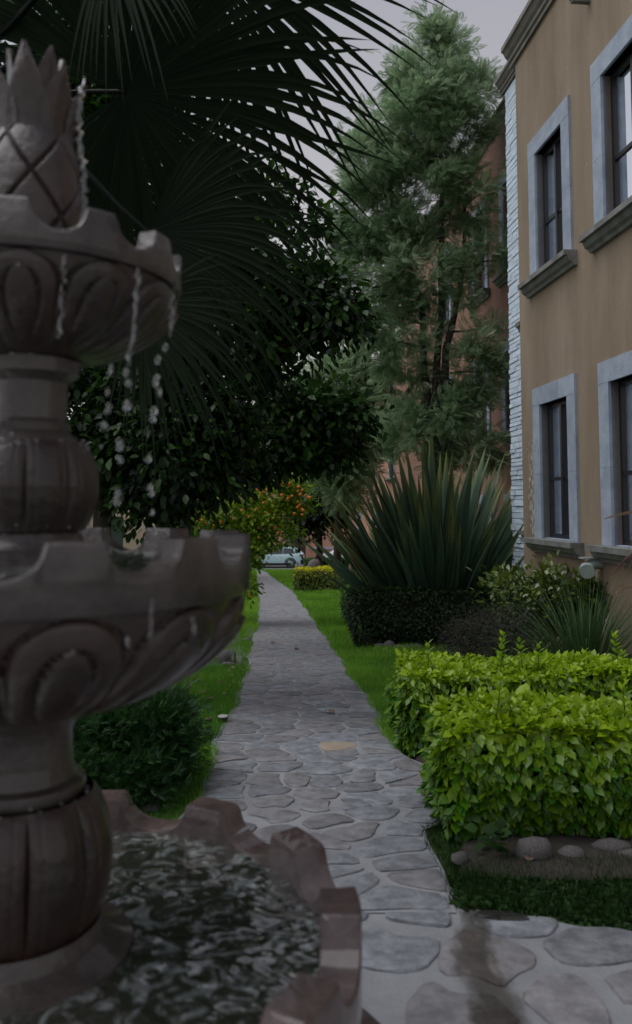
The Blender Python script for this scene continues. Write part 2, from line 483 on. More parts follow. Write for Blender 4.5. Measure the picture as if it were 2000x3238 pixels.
def slab(poly, base, th):
    cx = sum(p[0] for p in poly) / len(poly); cy = sum(p[1] for p in poly) / len(poly)
    n = len(poly); vs = []; tl = [random.uniform(-.012, .012), random.uniform(-.012, .012)]
    for k, (sc, h) in enumerate(((1.0, -.004), (.985, th * .6), (.93, th))):
        for x, y in poly:
            X, Y = cx + (x - cx) * sc, cy + (y - cy) * sc; X += random.uniform(-.004, .004) * (1 if n < 40 else 0); Y += random.uniform(-.004, .004)
            vs.append((X, Y, gz(Y) + base + h + (tl[0] * (X - cx) + tl[1] * (Y - cy) if k else 0)))
    vs.append((cx, cy, gz(cy) + base + th))
    fs = [(r * n + i, r * n + (i + 1) % n, (r + 1) * n + (i + 1) % n, (r + 1) * n + i) for r in (0, 1) for i in range(n)]
    fs += [(2 * n + i, 2 * n + (i + 1) % n, 3 * n) for i in range(n)]
    return vs, fs
def pick_flag(): return M_FLAG[random.choices((0, 1, 2, 3), (5, 5, .3, 3))[0]]

W0 = 1.08
seeds = []
y = 3.08; row = 0
while y < 54:
    h = random.uniform(.14, .21)
    nx = random.choice((4, 4, 5, 5))
    for i in range(nx):
        seeds.append(((i + .5 + random.uniform(-.33, .33)) / nx * W0, y + random.uniform(-.09, .09)))
    y += h; row += 1
mir = [(-a, b) for a, b in seeds] + [(2 * W0 - a, b) for a, b in seeds]
allc = []
S_arr = np.array(seeds + mir)
cl = []
for i in range(len(seeds)):
    near = np.where(np.abs(S_arr[:, 1] - seeds[i][1]) < .8)[0]
    sub = S_arr[near]; k = int(np.where(near == i)[0][0])
    s = sub[k]; poly = [(0.0, s[1] - .6), (W0, s[1] - .6), (W0, s[1] + .6), (0.0, s[1] + .6)]
    d = np.linalg.norm(sub - s, axis=1)
    gap = .036 if s[1] < 4.2 else (.021 if s[1] < 6 else .012)
    for j in np.argsort(d)[1:14]:
        q = sub[j]; nv = q - s; l = np.linalg.norm(nv)
        if l < 1e-6: continue
        nv = nv / l
        poly = clip(poly, nv, float(nv @ ((q + s) / 2)) - gap * random.uniform(.5, 1.4) / 2)
        if len(poly) < 3: break
    poly = clip(poly, (0, -1), -2.94) if len(poly) >= 3 else poly
    if len(poly) >= 3: cl.append(poly)
far = [MB() for _ in range(4)]
nst = 0
for poly in cl:
    yc = sum(p[1] for p in poly) / len(poly)
    pw = []
    for a, yy in poly:
        a = min(max(a, .012), W0 - .012); l, r = Lf(yy), Rf(yy); pw.append((l + (r - l) * a / W0, yy))
    if yc < 8.2:
        pw = roundpoly(pw, 1, .03)
        vs, fs = slab(pw, .010, .008 if yc < 5 else .0045)
        m = MB().add(vs, fs); o = m.build('paving_stone', pick_flag(), path, sm=40); nst += 1
    else:
        vs, fs = slab(pw, .010, .004); random.choice(far).add(vs, fs)
for k, f in enumerate(far):
    o = f.build('paving_stones', M_FLAG[(0, 1, 0, 1)[k]], path); o['kind'] = 'stuff'

# plaza stones: bigger, wider joints
FX, FY = -.565, 1.64
seeds = []
for i in range(-8, 9):
    for j in range(0, 10):
        seeds.append((i * .36 + (j % 2) * .18 + random.uniform(-.13, .13), .55 + j * .3 + random.uniform(-.1, .1)))
seeds.append((.93, 2.42))
for poly in cells(seeds, (-3, 3.2, .3, 3.4), .055):
    if not poly: continue
    poly = clip(poly, (0.19, 1), 3.04) if sum(p[0] for p in poly) / len(poly) > .5 else clip(poly, (0, 1), 2.93)
    if len(poly) < 3: continue
    cx = sum(p[0] for p in poly) / len(poly); cy = sum(p[1] for p in poly) / len(poly)
    ar = abs(sum(poly[i][0] * poly[(i + 1) % len(poly)][1] - poly[(i + 1) % len(poly)][0] * poly[i][1] for i in range(len(poly)))) / 2
    if math.hypot(cx - FX, cy - FY) < .95 or ar < .012: continue
    poly = roundpoly(poly, 1, .045)
    vs, fs = slab(poly, .006, .012)
    MB().add(vs, fs).build('paving_stone', pick_flag(), plaza, sm=40)
# one hollow dark wet stone in the corner of the paving
cg = G(1585, 2915); wp = []
for k in range(14):
    an = 2 * PI * k / 14; wp.append((cg.x + .1 * math.cos(an) * random.uniform(.85, 1.1) , cg.y + .035 * math.sin(an) * random.uniform(.85, 1.1) - .12 * (.1 * math.cos(an))))
vs, fs = slab(wp, .012, .012); MB().add(vs, fs).build('paving_stone', mat('wet_black_stone', (.012, .011, .01), (.03, .028, .026), .2, 9, 8, .6, 40), plaza, sm=40)
# side path to the left
a, b = G(672, 2032), G(797, 2028); c, d = G(793, 2082), G(640, 2080)
mb = MB(); off = Vector((0, 0, .008)); mb.add([a + off + Vector((-2, 0, 0)), b + off + Vector((.05, 0, 0)), c + off + Vector((.05, 0, 0)), d + off + Vector((-2, 0, 0))], [(0, 1, 2, 3)])
tag(mb.build('side_path', M_MORTAR), 'short stone side path branching left from the main path', kind='structure')
# wet run-off on the plaza paving
M_WET = bpy.data.materials.new('wet_film'); M_WET.use_nodes = True
_n = M_WET.node_tree; _b = _n.nodes['Principled BSDF']; _b.inputs['Base Color'].default_value = (.03, .026, .02, 1); _b.inputs['Roughness'].default_value = .08
_t = _n.nodes.new('ShaderNodeBsdfTransparent'); _t.inputs[0].default_value = (.72, .68, .62, 1); _m = _n.nodes.new('ShaderNodeMixShader'); _m.inputs[0].default_value = .3
_z = _n.nodes.new('ShaderNodeTexNoise'); _z.inputs['Scale'].default_value = 22; _z.inputs['Detail'].default_value = 6
_p = _n.nodes.new('ShaderNodeBump'); _p.inputs['Strength'].default_value = .7; _p.inputs['Distance'].default_value = .03
_n.links.new(_z.outputs[0], _p.inputs['Height']); _n.links.new(_p.outputs[0], _b.inputs['Normal'])
_a = _n.nodes.new('ShaderNodeAttribute'); _a.attribute_name = 'tint'
_z2 = _n.nodes.new('ShaderNodeTexNoise'); _z2.inputs['Scale'].default_value = 9; _z2.inputs['Detail'].default_value = 7
_s = _n.nodes.new('ShaderNodeMath'); _s.operation = 'ADD'; _n.links.new(_a.outputs['Fac'], _s.inputs[0]); _n.links.new(_z2.outputs[0], _s.inputs[1])
_r = _n.nodes.new('ShaderNodeMapRange'); _r.inputs[1].default_value = .95; _r.inputs[2].default_value = 1.35; _n.links.new(_s.outputs[0], _r.inputs[0])
_r2 = _n.nodes.new('ShaderNodeMath'); _r2.operation = 'MULTIPLY'; _r2.inputs[1].default_value = .28; _n.links.new(_r.outputs[0], _r2.inputs[0]); _n.links.new(_r2.outputs[0], _m.inputs[0])
_c = _n.nodes.new('ShaderNodeMix'); _c.data_type = 'RGBA'; _c.inputs[6].default_value = (1, 1, 1, 1); _c.inputs[7].default_value = (.78, .75, .71, 1); _n.links.new(_r.outputs[0], _c.inputs[0]); _n.links.new(_c.outputs[2], _t.inputs[0])
_n.links.new(_t.outputs[0], _m.inputs[1]); _n.links.new(_b.outputs[0], _m.inputs[2]); _n.links.new(_m.outputs[0], _n.nodes['Material Output'].inputs[0])
mb = MB(); rows = []; wt = []
for k in range(24):
    t = k / 23; u = 1455 + 120 * t + 20 * math.sin(t * 9); v = 2800 + 470 * t; wd = (55 + 110 * t)
    q = []
    for s in np.linspace(-1, 1, 9):
        wt.append(max(0, 1 - abs(s) ** 1.5) * min(1, 4 * t + .1))
        g = G(u + s * wd + 6 * math.sin(k * 2.3 + s * 3), v); q.append((g.x, g.y, g.z + .0205))
    rows.append(q)
mb.rings(rows, closed=False)
pud = mb.build('puddle', M_WET); _at = pud.data.attributes.new('tint', 'FLOAT', 'POINT'); _at.data.foreach_set('value', np.array(wt, dtype=np.float32))
tag(pud, 'thin wet run-off streak across the paving beside the lawn corner', kind='structure')

# ------------------------------------------------------------------ facades
E = Vector((-.0945, .9955, 0)).normalized(); NRM = Vector((-E.y, E.x, 0))     # NRM points from the wall towards the path
def fac(u, v, D):
    """t along the facade and z where the photo ray meets the plane at distance D"""
    d = ray(u, v); n = -NRM
    s = D / (d.x * n.x + d.y * n.y)
    p = d * s
    return p.x * E.x + p.y * E.y, p.z + CAMZ
def fp(t, D, z): return Vector((0, 0, 0)) + E * t - NRM * D + Vector((0, 0, z))
def wall_mesh(D, t0, t1, z0, z1, holes, depth=.16, thick=.35):
    """front face with openings, their reveals, end and top faces"""
    mb = MB()
    ts = sorted({t0, t1} | {h[0] for h in holes} | {h[1] for h in holes}); zs = sorted({z0, z1} | {h[2] for h in holes} | {h[3] for h in holes})
    for i in range(len(ts) - 1):
        for j in range(len(zs) - 1):
            tc, zc = (ts[i] + ts[i + 1]) / 2, (zs[j] + zs[j + 1]) / 2
            if any(h[0] < tc < h[1] and h[2] < zc < h[3] for h in holes): continue
            mb.add([fp(ts[i], D, zs[j]), fp(ts[i + 1], D, zs[j]), fp(ts[i + 1], D, zs[j + 1]), fp(ts[i], D, zs[j + 1])], [(0, 1, 2, 3)])
    for a, b, c, d in holes:
        q = [(a, c), (b, c), (b, d), (a, d)]
        for k in range(4):
            (ta, za), (tb, zb) = q[k], q[(k + 1) % 4]
            mb.add([fp(ta, D, za), fp(tb, D, zb), fp(tb, D + depth, zb), fp(ta, D + depth, za)], [(0, 1, 2, 3)])
        mb.add([fp(t, D + 3.0, z) for t, z in q], [(0, 1, 2, 3)])
    B = D + 6.0
    for t in (t0, t1): mb.add([fp(t, D, z0), fp(t, B, z0), fp(t, B, z1), fp(t, D, z1)], [(0, 1, 2, 3)])
    mb.add([fp(t0, D, z1), fp(t1, D, z1), fp(t1, B, z1), fp(t0, B, z1)], [(0, 1, 2, 3)])
    mb.add([fp(t0, B, z0), fp(t1, B, z0), fp(t1, B, z1), fp(t0, B, z1)], [(0, 1, 2, 3)])
    return mb
def prof_sweep(mb, D, t0, t1, prof, z0, over=0):
    """sweep a (projection, height) profile along the facade"""
    rows = [[fp(t, D - a, z0 + h) for a, h in prof] for t in (t0, t1)]
    mb.rings(rows, closed=True, cap0=True, cap1=True); return mb
CORN = [(-.02, 0), (.035, 0), (.035, .05), (.06, .065), (.06, .11), (.09, .14), (.12, .2), (.145, .21), (.145, .27), (-.02, .27)]
SILLP = [(-.01, .16), (-.01, 0), (.04, 0), (.055, .03), (.09, .05), (.11, .09), (.11, .105), (.15, .105), (.15, .16)]
def window(house, D, t0, t1, zs, zt, frame_w=.21, curtain='left', sash_m=None, two=True):
    """stone surround, sill, dark sash, panes; t0 is the near side. Opening is inside the surround."""
    mbs = MB(); r = .075                      # sash face recess behind wall
    a0, a1 = t0 + frame_w, t1 - frame_w; z0, z1 = zs, zt - frame_w
    sw = .045; tm = (a0 + a1) / 2
    def bx(m, ta, tb, da, db, za, zb): m.frame_box((0, 0, 0), E, -NRM, ta, tb, D + da, D + db, za, zb)
    bx(mbs, a0, a0 + sw, r, r + .05, z0, z1); bx(mbs, a1 - sw, a1, r, r + .05, z0, z1)
    bx(mbs, a0 + sw, a1 - sw, r, r + .05, z1 - sw, z1); bx(mbs, a0 + sw, a1 - sw, r, r + .05, z0, z0 + sw * 1.4)
    win = mbs.build('window', sash_m or M_SASH, house)
    m2 = MB(); bx(m2, tm - .022, tm + .022, r - .012, r + .04, z0 + sw * 1.4, z1 - sw); m2.build('mullion', M_SASH, win)
    zm = z0 + (z1 - z0) * .44
    m2 = MB(); bx(m2, tm + .022, a1 - sw, r + .004, r + .04, zm - .02, zm + .02); m2.build('glazing_bar', M_SASH, win)
    m2 = MB(); bx(m2, a0 + sw, tm - .022, r + .012, r + .04, zm - .015, zm + .015); m2.build('glazing_bar', M_SASH, win)
    for (ta, tb, za, zb) in ((tm + .022, a1 - sw, z0 + sw, zm - .02), (tm + .022, a1 - sw, zm + .02, z1 - sw), (a0 + sw, tm - .022, z0 + sw, zm - .015), (a0 + sw, tm - .022, zm + .015, z1 - sw)):
        m2 = MB(); bx(m2, ta - .002, tb + .002, r + .022, r + .028, za, zb); m2.build('pane', PANE(), win)
    # curtain panels behind the glass
    if curtain:
        for (ta, tb, mt) in curtain:
            m2 = MB(); n = 14; rows = []
            for z in (z0 + .03, z1 - .02):
                rows.append([fp(a0 + (a1 - a0) * (ta + (tb - ta) * i / n), D + r + .042 + .010 * math.sin(i * 1.9), z) for i in range(n + 1)])
            m2.rings(rows, closed=False); m2.build('curtain', mt, win)
    # surround: jambs and two lintel blocks, each 26 mm proud
    for ta, tb in ((t0, a0), (a1, t1)):
        cuts = [zs + .0, zs + (zt - zs) * .42, z1]
        for k in range(2):
            m2 = MB(); bx(m2, ta, tb, -.028, r, cuts[k] + .0015, cuts[k + 1] - .0015); m2.build('jamb_block', M_FRAME, win)
    cuts = [t0, t0 + (t1 - t0) * .36, t1]
    for k in range(2):
        m2 = MB(); bx(m2, cuts[k] + .0015, cuts[k + 1] - .0015, -.030, r, z1, zt); m2.build('lintel_block', M_FRAME, win)
    m2 = MB(); prof_sweep(m2, D, t0 - .09, t1 + .09, SILLP, zs - .16); m2.build('sill', M_SILL, win)
    m2 = MB(); bx(m2, a0, a1, .012, r + .02, zs - .02, zs + .012); m2.build('inner_sill', M_FRAME, win)
    return win
def PANE():
    if 'pane_mix' in MATS: return MATS['pane_mix']
    m = bpy.data.materials.new('pane_mix'); MATS['pane_mix'] = m; m.use_nodes = True
    n = m.node_tree; b = n.nodes['Principled BSDF']; b.inputs['Base Color'].default_value = (.02, .025, .03, 1); b.inputs['Roughness'].default_value = .02
    gl = n.nodes.new('ShaderNodeBsdfGlossy'); gl.inputs['Roughness'].default_value = .015; gl.inputs[0].default_value = (.9, .95, 1, 1)
    tr = n.nodes.new('ShaderNodeBsdfTransparent'); tr.inputs[0].default_value = (.95, .97, .98, 1)
    fr = n.nodes.new('ShaderNodeFresnel'); fr.inputs[0].default_value = 1.45
    ms = n.nodes.new('ShaderNodeMixShader')
    n.links.new(fr.outputs[0], ms.inputs[0]); n.links.new(tr.outputs[0], ms.inputs[1]); n.links.new(gl.outputs[0], ms.inputs[2]); n.links.new(ms.outputs[0], n.nodes['Material Output'].inputs[0])
    return m

# --- tan house
DT = 3.486
tan = empty('tan_house', fp(7, DT + 3, gz(8)))
tag(tan, 'tan stucco two storey house with grey stone window surrounds and a white brick corner', 'house')
tc, _ = fac(1655, 1600, DT)
w1a, _ = fac(1823, 1500, DT - .028); w1b, _ = fac(1688, 1500, DT - .028)
n1b, _ = fac(1897, 1450, DT - .028); n1a = n1b - 1.3
ZL0, ZL1 = CAMZ - .385, CAMZ + 1.375
ZU0, ZU1 = CAMZ + 2.66, CAMZ + 4.38
FW = .21
holes = []
for a, b in ((w1a, w1b), (n1a, n1b), (n1a - 2.4, n1a - 1.1)):
    for z0, z1 in ((ZL0, ZL1), (ZU0, ZU1)): holes.append((a + FW, b - FW, z0, z1 - FW))
ZTOP = CAMZ + 5.66
wall_mesh(DT, .5, tc, gz(9) - .6, ZTOP + .3, holes).build('wall', M_STUCCO, tan)
for k, (a, b) in enumerate(((w1a, w1b), (n1a, n1b), (n1a - 2.4, n1a - 1.1))):
    window(tan, DT, a, b, ZL0, ZL1, FW, [(.52, .98, M_CURT), (.02, .3, M_CURT)] if k else [(.5, 1.0, M_CURT)])
    window(tan, DT, a, b, ZU0, ZU1, FW, [(.48, .72, M_BLIND)] if k == 0 else [(.3, .74, M_BLIND)])
mb = MB(); prof_sweep(mb, DT, .5, tc + .12, CORN, ZTOP); mb.build('cornice', M_CORN, tan)
# white brick strip, set back a little
DS = 3.60
ts1, _ = fac(1617, 1300, DS)
zS0, zS1 = gz(10) - .4, CAMZ + 5.68
mb = MB(); mb.frame_box((0, 0, 0), E, -NRM, tc - .05, ts1, DS + .02, DS + 5, zS0, zS1 + .3); strip = mb.build('brick_strip', M_WHITEBRICK, tan)
mb = MB(); prof_sweep(mb, DS, tc + .002, ts1 + .12, [(a * .8, h * .7) for a, h in CORN], zS1); mb.build('cornice', M_CORN, tan)
z = CAMZ - .8; nb = 0
rb = random.Random(5)
while z < zS1 - .03 and nb < 292:
    h = rb.choice((.055, .065, .075, .085)); h = min(h, zS1 - z)
    t = tc + .004; cuts = [t]
    while cuts[-1] < ts1 + .01:
        cuts.append(cuts[-1] + rb.uniform(.2, .42))
    cuts[-1] = ts1 + .012
    if cuts[-1] - cuts[-2] < .08: cuts.pop(-2)
    for k in range(len(cuts) - 1):
        pr = rb.uniform(.002, .022) * (1 - .75 * min(1, max(0, (z - CAMZ - 1.2) / 3)))
        m2 = MB()
        t0, t1 = cuts[k] + .002, cuts[k + 1] - .002 + (rb.uniform(0, .02) if k == len(cuts) - 2 else 0)
        z0, z1 = z + .002, z + h - .002
        q = [fp(t0, DS + .03, z0), fp(t1, DS + .03, z0), fp(t1, DS + .03, z1), fp(t0, DS + .03, z1)]
        j = lambda: rb.uniform(-.004, .004)
        q += [fp(t0 + .004, DS - pr + j(), z0 + .004), fp(t1 - .004, DS - pr + j(), z0 + .004), fp(t1 - .004, DS - pr + j(), z1 - .004), fp(t0 + .004, DS - pr + j(), z1 - .004)]
        m2.add(q, [(4, 5, 6, 7), (0, 1, 5, 4), (1, 2, 6, 5), (2, 3, 7, 6), (3, 0, 4, 7)])
        m2.build('brick', M_WHITEBRICK, strip); nb += 1
    z += h
for vv in (1045, 1690):
    t, zz = fac(1648, vv, DS); mb = MB(); prof_sweep(mb, DS, tc + .003, tc + .16, [(a * .8, h) for a, h in SILLP], zz - .1); mb.build('ledge', M_SILL, tan)
# rain spout under the cornice
t, zz = fac(1835, 6, DT - .1)
mb = MB(); mb.frame_box((0, 0, 0), E, -NRM, t - .035, t + .035, DT - .2, DT + .05, zz + .02, zz + .1); mb.frame_box((0, 0, 0), E, -NRM, t - .027, t + .027, DT - .19, DT + .03, zz - .01, zz + .02)
mb.build('rain_spout', M_SILL, tan)
# pipe elbow on the wall
t, zz = fac(1870, 1790, DT - .1)
pb = fp(t, DT, zz)
mb = MB(); mb.tube([pb + Vector((.02, 0, .02)), pb + NRM * .1 + Vector((0, 0, .02)), pb + NRM * .13 + Vector((0, -.0, .0)), pb + NRM * .14 + Vector((0, 0, -.09))], [.05, .05, .055, .055], 14)
pipe = mb.build('vent_pipe', M_PVC, None, sm=40); tag(pipe, 'grey green pipe elbow sticking out of the tan wall above the glossy shrub', 'pipe')
mb = MB(); mb.tube([pb + NRM * .14 + Vector((-.005, -.02, -.03)), pb + NRM * .145 + Vector((-.03, -.1, -.045))], [.075, .07], 18); mb.build('cap', M_PVC, pipe, sm=40)
mb = MB(); mb.frame_box((0, 0, 0), E, -NRM, t - .055, t + .055, DT - .2, DT - .004, zz + .07, zz + .085); mb.build('bracket', M_PVC, pipe)

# --- orange house next to it, set back
DO = 4.75
org = empty('orange_house', fp(15, DO + 3, gz(15)))
tag(org, 'orange stucco house set back behind the feathery tree, next to the tan house', 'house')
def trange(u0, u1, v, D): return fac(u1, v, D)[0], fac(u0, v, D)[0]
zc_o = fac(1570, 410, DO)[1]
oh = []
def zof(u, v): return fac(u, v, DO)[1]
cols = [trange(1500, 1552, 1250, DO), (fac(1592, 1250, DO)[0] - 1.25, fac(1592, 1250, DO)[0])]
cols.append((cols[0][1] + 1.6, cols[0][1] + 2.85))
zr = [(zof(1600, 1370), zof(1597, 1085)), (zof(1600, 868), zof(1590, 560)), (gz(14) + .1, zof(1540, 1565))]
wo = []
for a, b in cols:
    for z0, z1 in zr: wo.append((a, b, z0, z1)); oh.append((a + .18, b - .18, z0, z1 - .18))
wall_mesh(DO, tc + .8, 23, gz(20) - .6, zc_o + .2, oh).build('wall', M_ORANGE, org)
for a, b, z0, z1 in wo: window(org, DO, a, b, z0, z1, .18, [(.5, 1, M_CURT)])
mb = MB(); prof_sweep(mb, DO, tc + .8, 23.1, CORN, zc_o - .1); mb.build('cornice', M_CORN, org)
# --- pink house further down the row
DK = 5.6
pk = empty('pink_house', fp(31, DK + 3, gz(31)))
tag(pk, 'pink stucco house further down the row, glimpsed through the feathery trees', 'house')
cols = [(25.0, 26.3), (28.5, 29.8), (32.5, 33.8), (36.5, 37.8)]
zk = gz(31); wk = [(a, b, zk + 1 + 2.9 * r, zk + 2.6 + 2.9 * r) for a, b in cols for r in range(3)]
wall_mesh(DK, 23.3, 41, zk - 1.5, zk + 8.2, [(a + .18, b - .18, c, d - .18) for a, b, c, d in wk]).build('wall', M_PINK, pk)
for a, b, c, d in wk: window(pk, DK, a, b, c, d, .18, [(.4, 1, M_CURT)])
mb = MB(); prof_sweep(mb, DK, 23.3, 41.1, CORN, zk + 8.0); mb.build('cornice', M_CORN, pk)

# --- far house across the street and the beige house on the left
def front_house(name, label, x0, x1, y, z0, z1, m, openings, door=None):
    h = empty(name, ((x0 + x1) / 2, y, z0)); tag(h, label, 'house')
    mb = MB()
    xs = sorted({x0, x1} | {o[0] for o in openings} | {o[1] for o in openings}); zs = sorted({z0, z1} | {o[2] for o in openings} | {o[3] for o in openings})
    for i in range(len(xs) - 1):
        for j in range(len(zs) - 1):
            xc, zc = (xs[i] + xs[i + 1]) / 2, (zs[j] + zs[j + 1]) / 2
            if any(o[0] < xc < o[1] and o[2] < zc < o[3] for o in openings): continue
            mb.add([(xs[i], y, zs[j]), (xs[i + 1], y, zs[j]), (xs[i + 1], y, zs[j + 1]), (xs[i], y, zs[j + 1])], [(0, 1, 2, 3)])
    for a, b, c, d, *_ in openings:
        q = [(a, c), (b, c), (b, d), (a, d)]
        for k in range(4):
            (xa, za), (xb, zb) = q[k], q[(k + 1) % 4]; mb.add([(xa, y, za), (xb, y, zb), (xb, y + .25, zb), (xa, y + .25, za)], [(0, 1, 2, 3)])
    for x in (x0, x1): mb.add([(x, y, z0), (x, y + 8, z0), (x, y + 8, z1), (x, y, z1)], [(0, 1, 2, 3)])
    mb.add([(x0, y, z1), (x1, y, z1), (x1, y + 8, z1), (x0, y + 8, z1)], [(0, 1, 2, 3)])
    mb.build('wall', m, h)
    mb = MB(); mb.box(((x0 + x1) / 2, y + .02, z1 + .12), (x1 - x0 + .3, .3, .28)); mb.build('cornice', M_CORN, h)
    for a, b, c, d, kind in openings:
        if kind == 'door':
            mb = MB(); mb.box(((a + b) / 2, y + .2, (c + d) / 2), (b - a, .05, d - c)); mb.build('door', mat('dark_brown_door', (.03, .018, .014), (.05, .03, .022), .6, 5, 4, stretch=(6, 1, 1)), h)
        else:
            mb = MB(); t = .06
            for q in ((a + t / 2, (c + d) / 2, t, d - c), (b - t / 2, (c + d) / 2, t, d - c)): mb.box((q[0], y + .15, q[1]), (q[2], .06, q[3]))
            for zc in (c + t / 2, d - t / 2): mb.box(((a + b) / 2, y + .15, zc), (b - a - 2 * t - .002, .06, t))
            wn = mb.build('window', M_SASH, h)
            mb = MB(); mb.box(((a + b) / 2, y + .16, (c + d) / 2), (b - a - .1, .01, d - c - .1)); mb.build('pane', M_PANE, wn)
            mb = MB(); mb.box(((a + b) / 2, y - .03, c - .08), (b - a + .3, .2, .14)); mb.build('sill', M_FRAME, wn)
    return h
zs_ = -3.1
far_h = front_house('salmon_house', 'salmon house across the street behind the pale blue car', -12, 8, 66, zs_, 2.9 + .6, M_PINK,
    [(-2.05, -.85, zs_ + .02, zs_ + 2.6, 'door'), (-5.6, -4.2, zs_ + .9, zs_ + 2.3, 'window'), (1.0, 2.4, zs_ + 3.6, zs_ + 5.1, 'window'), (-5.6, -4.2, zs_ + 3.6, zs_ + 5.1, 'window'), (3.4, 4.8, zs_ + .9, zs_ + 2.3, 'window')])
mb = MB(); mb.box((1.0, 65.93, zs_ + .86), (3.2, .14, .12)); mb.build('ledge', M_FRAME, far_h)
mb = MB(); mb.box((-2.25, 65.9, zs_ + 1.4), (.14, .2, 2.8)); mb.build('pillar', M_FRAME, far_h)
lx0 = P(250, 1600, 27).x; lx1 = P(560, 1600, 27).x
front_house('beige_house', 'beige house at the left behind the dark tree, glimpsed under its branches', lx0 - 9, lx1, 27, gz(27) - .3, 3.6, M_BEIGE,
    [(P(312, 1600, 27).x, P(392, 1600, 27).x, gz(27) + .2, gz(27) + 2.3, 'window'), (P(460, 1600, 27).x, P(520, 1600, 27).x, gz(27) + 3.2, gz(27) + 4.6, 'window')])

# ------------------------------------------------------------------ plants: lawn grass
def grass(name, regions, dens, hgt, m, label, tint_f, wd=1.0, tmpl=(T_BLADE_V, T_BLADE_F)):
    pos = []
    for (y0, y1, xl, xr, mult) in regions:
        n = int(dens * mult * (y1 - y0) * 1.0)
        ya = RNG.uniform(y0, y1, n * 4)
        for yv in ya:
            a, b = xl(yv), xr(yv)
            if b <= a: continue
            if RNG.random() < min(1, (b - a) / 4.0):
                pos.append((RNG.uniform(a, b), yv))
    pos = np.array(pos); N = len(pos)
    z = np.array([gz(v) for v in pos[:, 1]])
    p3 = np.column_stack([pos, z - .004])
    d = rand_unit(N) * np.array([.55, .55, 0]) + np.array([0, 0, 1])
    up = rand_unit(N)
    cl = np.sin(pos[:, 0] * 3.1 + np.sin(pos[:, 1] * 2.3) * 2) * .2 + np.sin(pos[:, 0] * 9.7 + 3 * np.sin(pos[:, 1] * 5.1)) * np.sin(pos[:, 1] * 8.3 + pos[:, 0] * 4) * .25 + .42
    size = hgt * RNG.uniform(.35, 1.3, N) * (.6 + .8 * cl) * np.clip(pos[:, 1] / 9, 1, 1.8)
    far = np.clip(pos[:, 1] / 7, 1, 5)
    V, F, T = leaves(p3, d, up, size, *tmpl, tint=np.clip(cl + RNG.normal(0, .33, N) + tint_f(pos), 0, 1), width=wd * far)
    me = np_mesh(name, V, F, T)
    o = link(name, me, m); tag(o, label, 'grass', None, 'stuff'); return o
def fac_x(y): return (3.4 - .0945 * y)
grass('grass', [(5.2, 9.5, lambda y: Rf(y) - .035, lambda y: min(Rf(y) + 1.7, fac_x(y)), 9), (9.5, 20, lambda y: Rf(y) - .04, lambda y: Rf(y) + 2.2, 4.5), (20, 42, Rf, lambda y: Rf(y) + 3.5, 2), (42, 55, Rf, lambda y: 5, 1.2),
                (20, 55, lambda y: Lf(y) - 3, Lf, 1.2)], 1300, .065, M_GRASS, 'short bright green lawn right of the path and beyond', lambda p: np.zeros(len(p)))
grass('grass', [(3.4, 8.8, lambda y: Lf(y) - 1.6, lambda y: Lf(y) + .035, 9), (9.2, 20, lambda y: Lf(y) - 1.8, Lf, 4.5)], 1300, .065, M_GRASS, 'short green lawn left of the path, strewn with dry leaves', lambda p: np.where(p[:, 1] > 11, .35, -.25))  # sunlit stretch beyond the side path is put into the blade tint
grass('grass', [(3.0, 3.9, lambda y: Rf(y) - .02, lambda y: Rf(y) + .16, 30)], 1300, .045, M_GRASS2, 'tuft of grass between the path edge and the front hedge', lambda p: np.full(len(p), -.3))
# clover and creeping weeds on the dark corner lawn
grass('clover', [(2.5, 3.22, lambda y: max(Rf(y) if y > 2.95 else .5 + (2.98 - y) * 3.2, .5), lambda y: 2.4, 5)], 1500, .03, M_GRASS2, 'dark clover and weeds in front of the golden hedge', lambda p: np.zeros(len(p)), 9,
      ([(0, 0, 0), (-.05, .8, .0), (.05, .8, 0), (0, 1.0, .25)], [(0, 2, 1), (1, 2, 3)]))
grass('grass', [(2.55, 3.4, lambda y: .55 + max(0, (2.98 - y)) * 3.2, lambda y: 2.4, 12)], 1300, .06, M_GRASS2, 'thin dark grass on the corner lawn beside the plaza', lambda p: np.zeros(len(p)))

def bed(name, pts, label, dz=.012, hump=.03):
    c = sum((Vector(p) for p in pts), Vector()) / len(pts)
    mb = MB(); rows = []
    for s in (1.0, .93, .6, .25):
        rows.append([(c.x + (p[0] - c.x) * s, c.y + (p[1] - c.y) * s, gz(c.y + (p[1] - c.y) * s) + dz * (s < 1) + hump * (1 - s) ** .5 - (.02 if s == 1 else 0)) for p in pts])
    mb.rings(rows, closed=True, cap1=True)
    o = mb.build(name, M_SOIL, sm=60); tag(o, label, kind='structure'); return o
bed('soil_bed', [Vector((.53, 3.2, 0)), Vector((3, 3.1, 0)), Vector((3, 6.0, 0)), Vector((.62, 6.0, 0)), Vector((.56, 5.1, 0)), Vector((.68, 4.6, 0)), Vector((.68, 3.9, 0))], 'bare soil under the golden hedges')
bc = P(1400, 1900, 11.4)
bed('soil_bed', [Vector((bc.x + 1.55 * math.cos(a), 11.2 + 1.25 * math.sin(a), 0)) for a in np.linspace(0, 2 * PI, 24, endpoint=False)], 'dark soil under the clipped hedge round the tall flax')

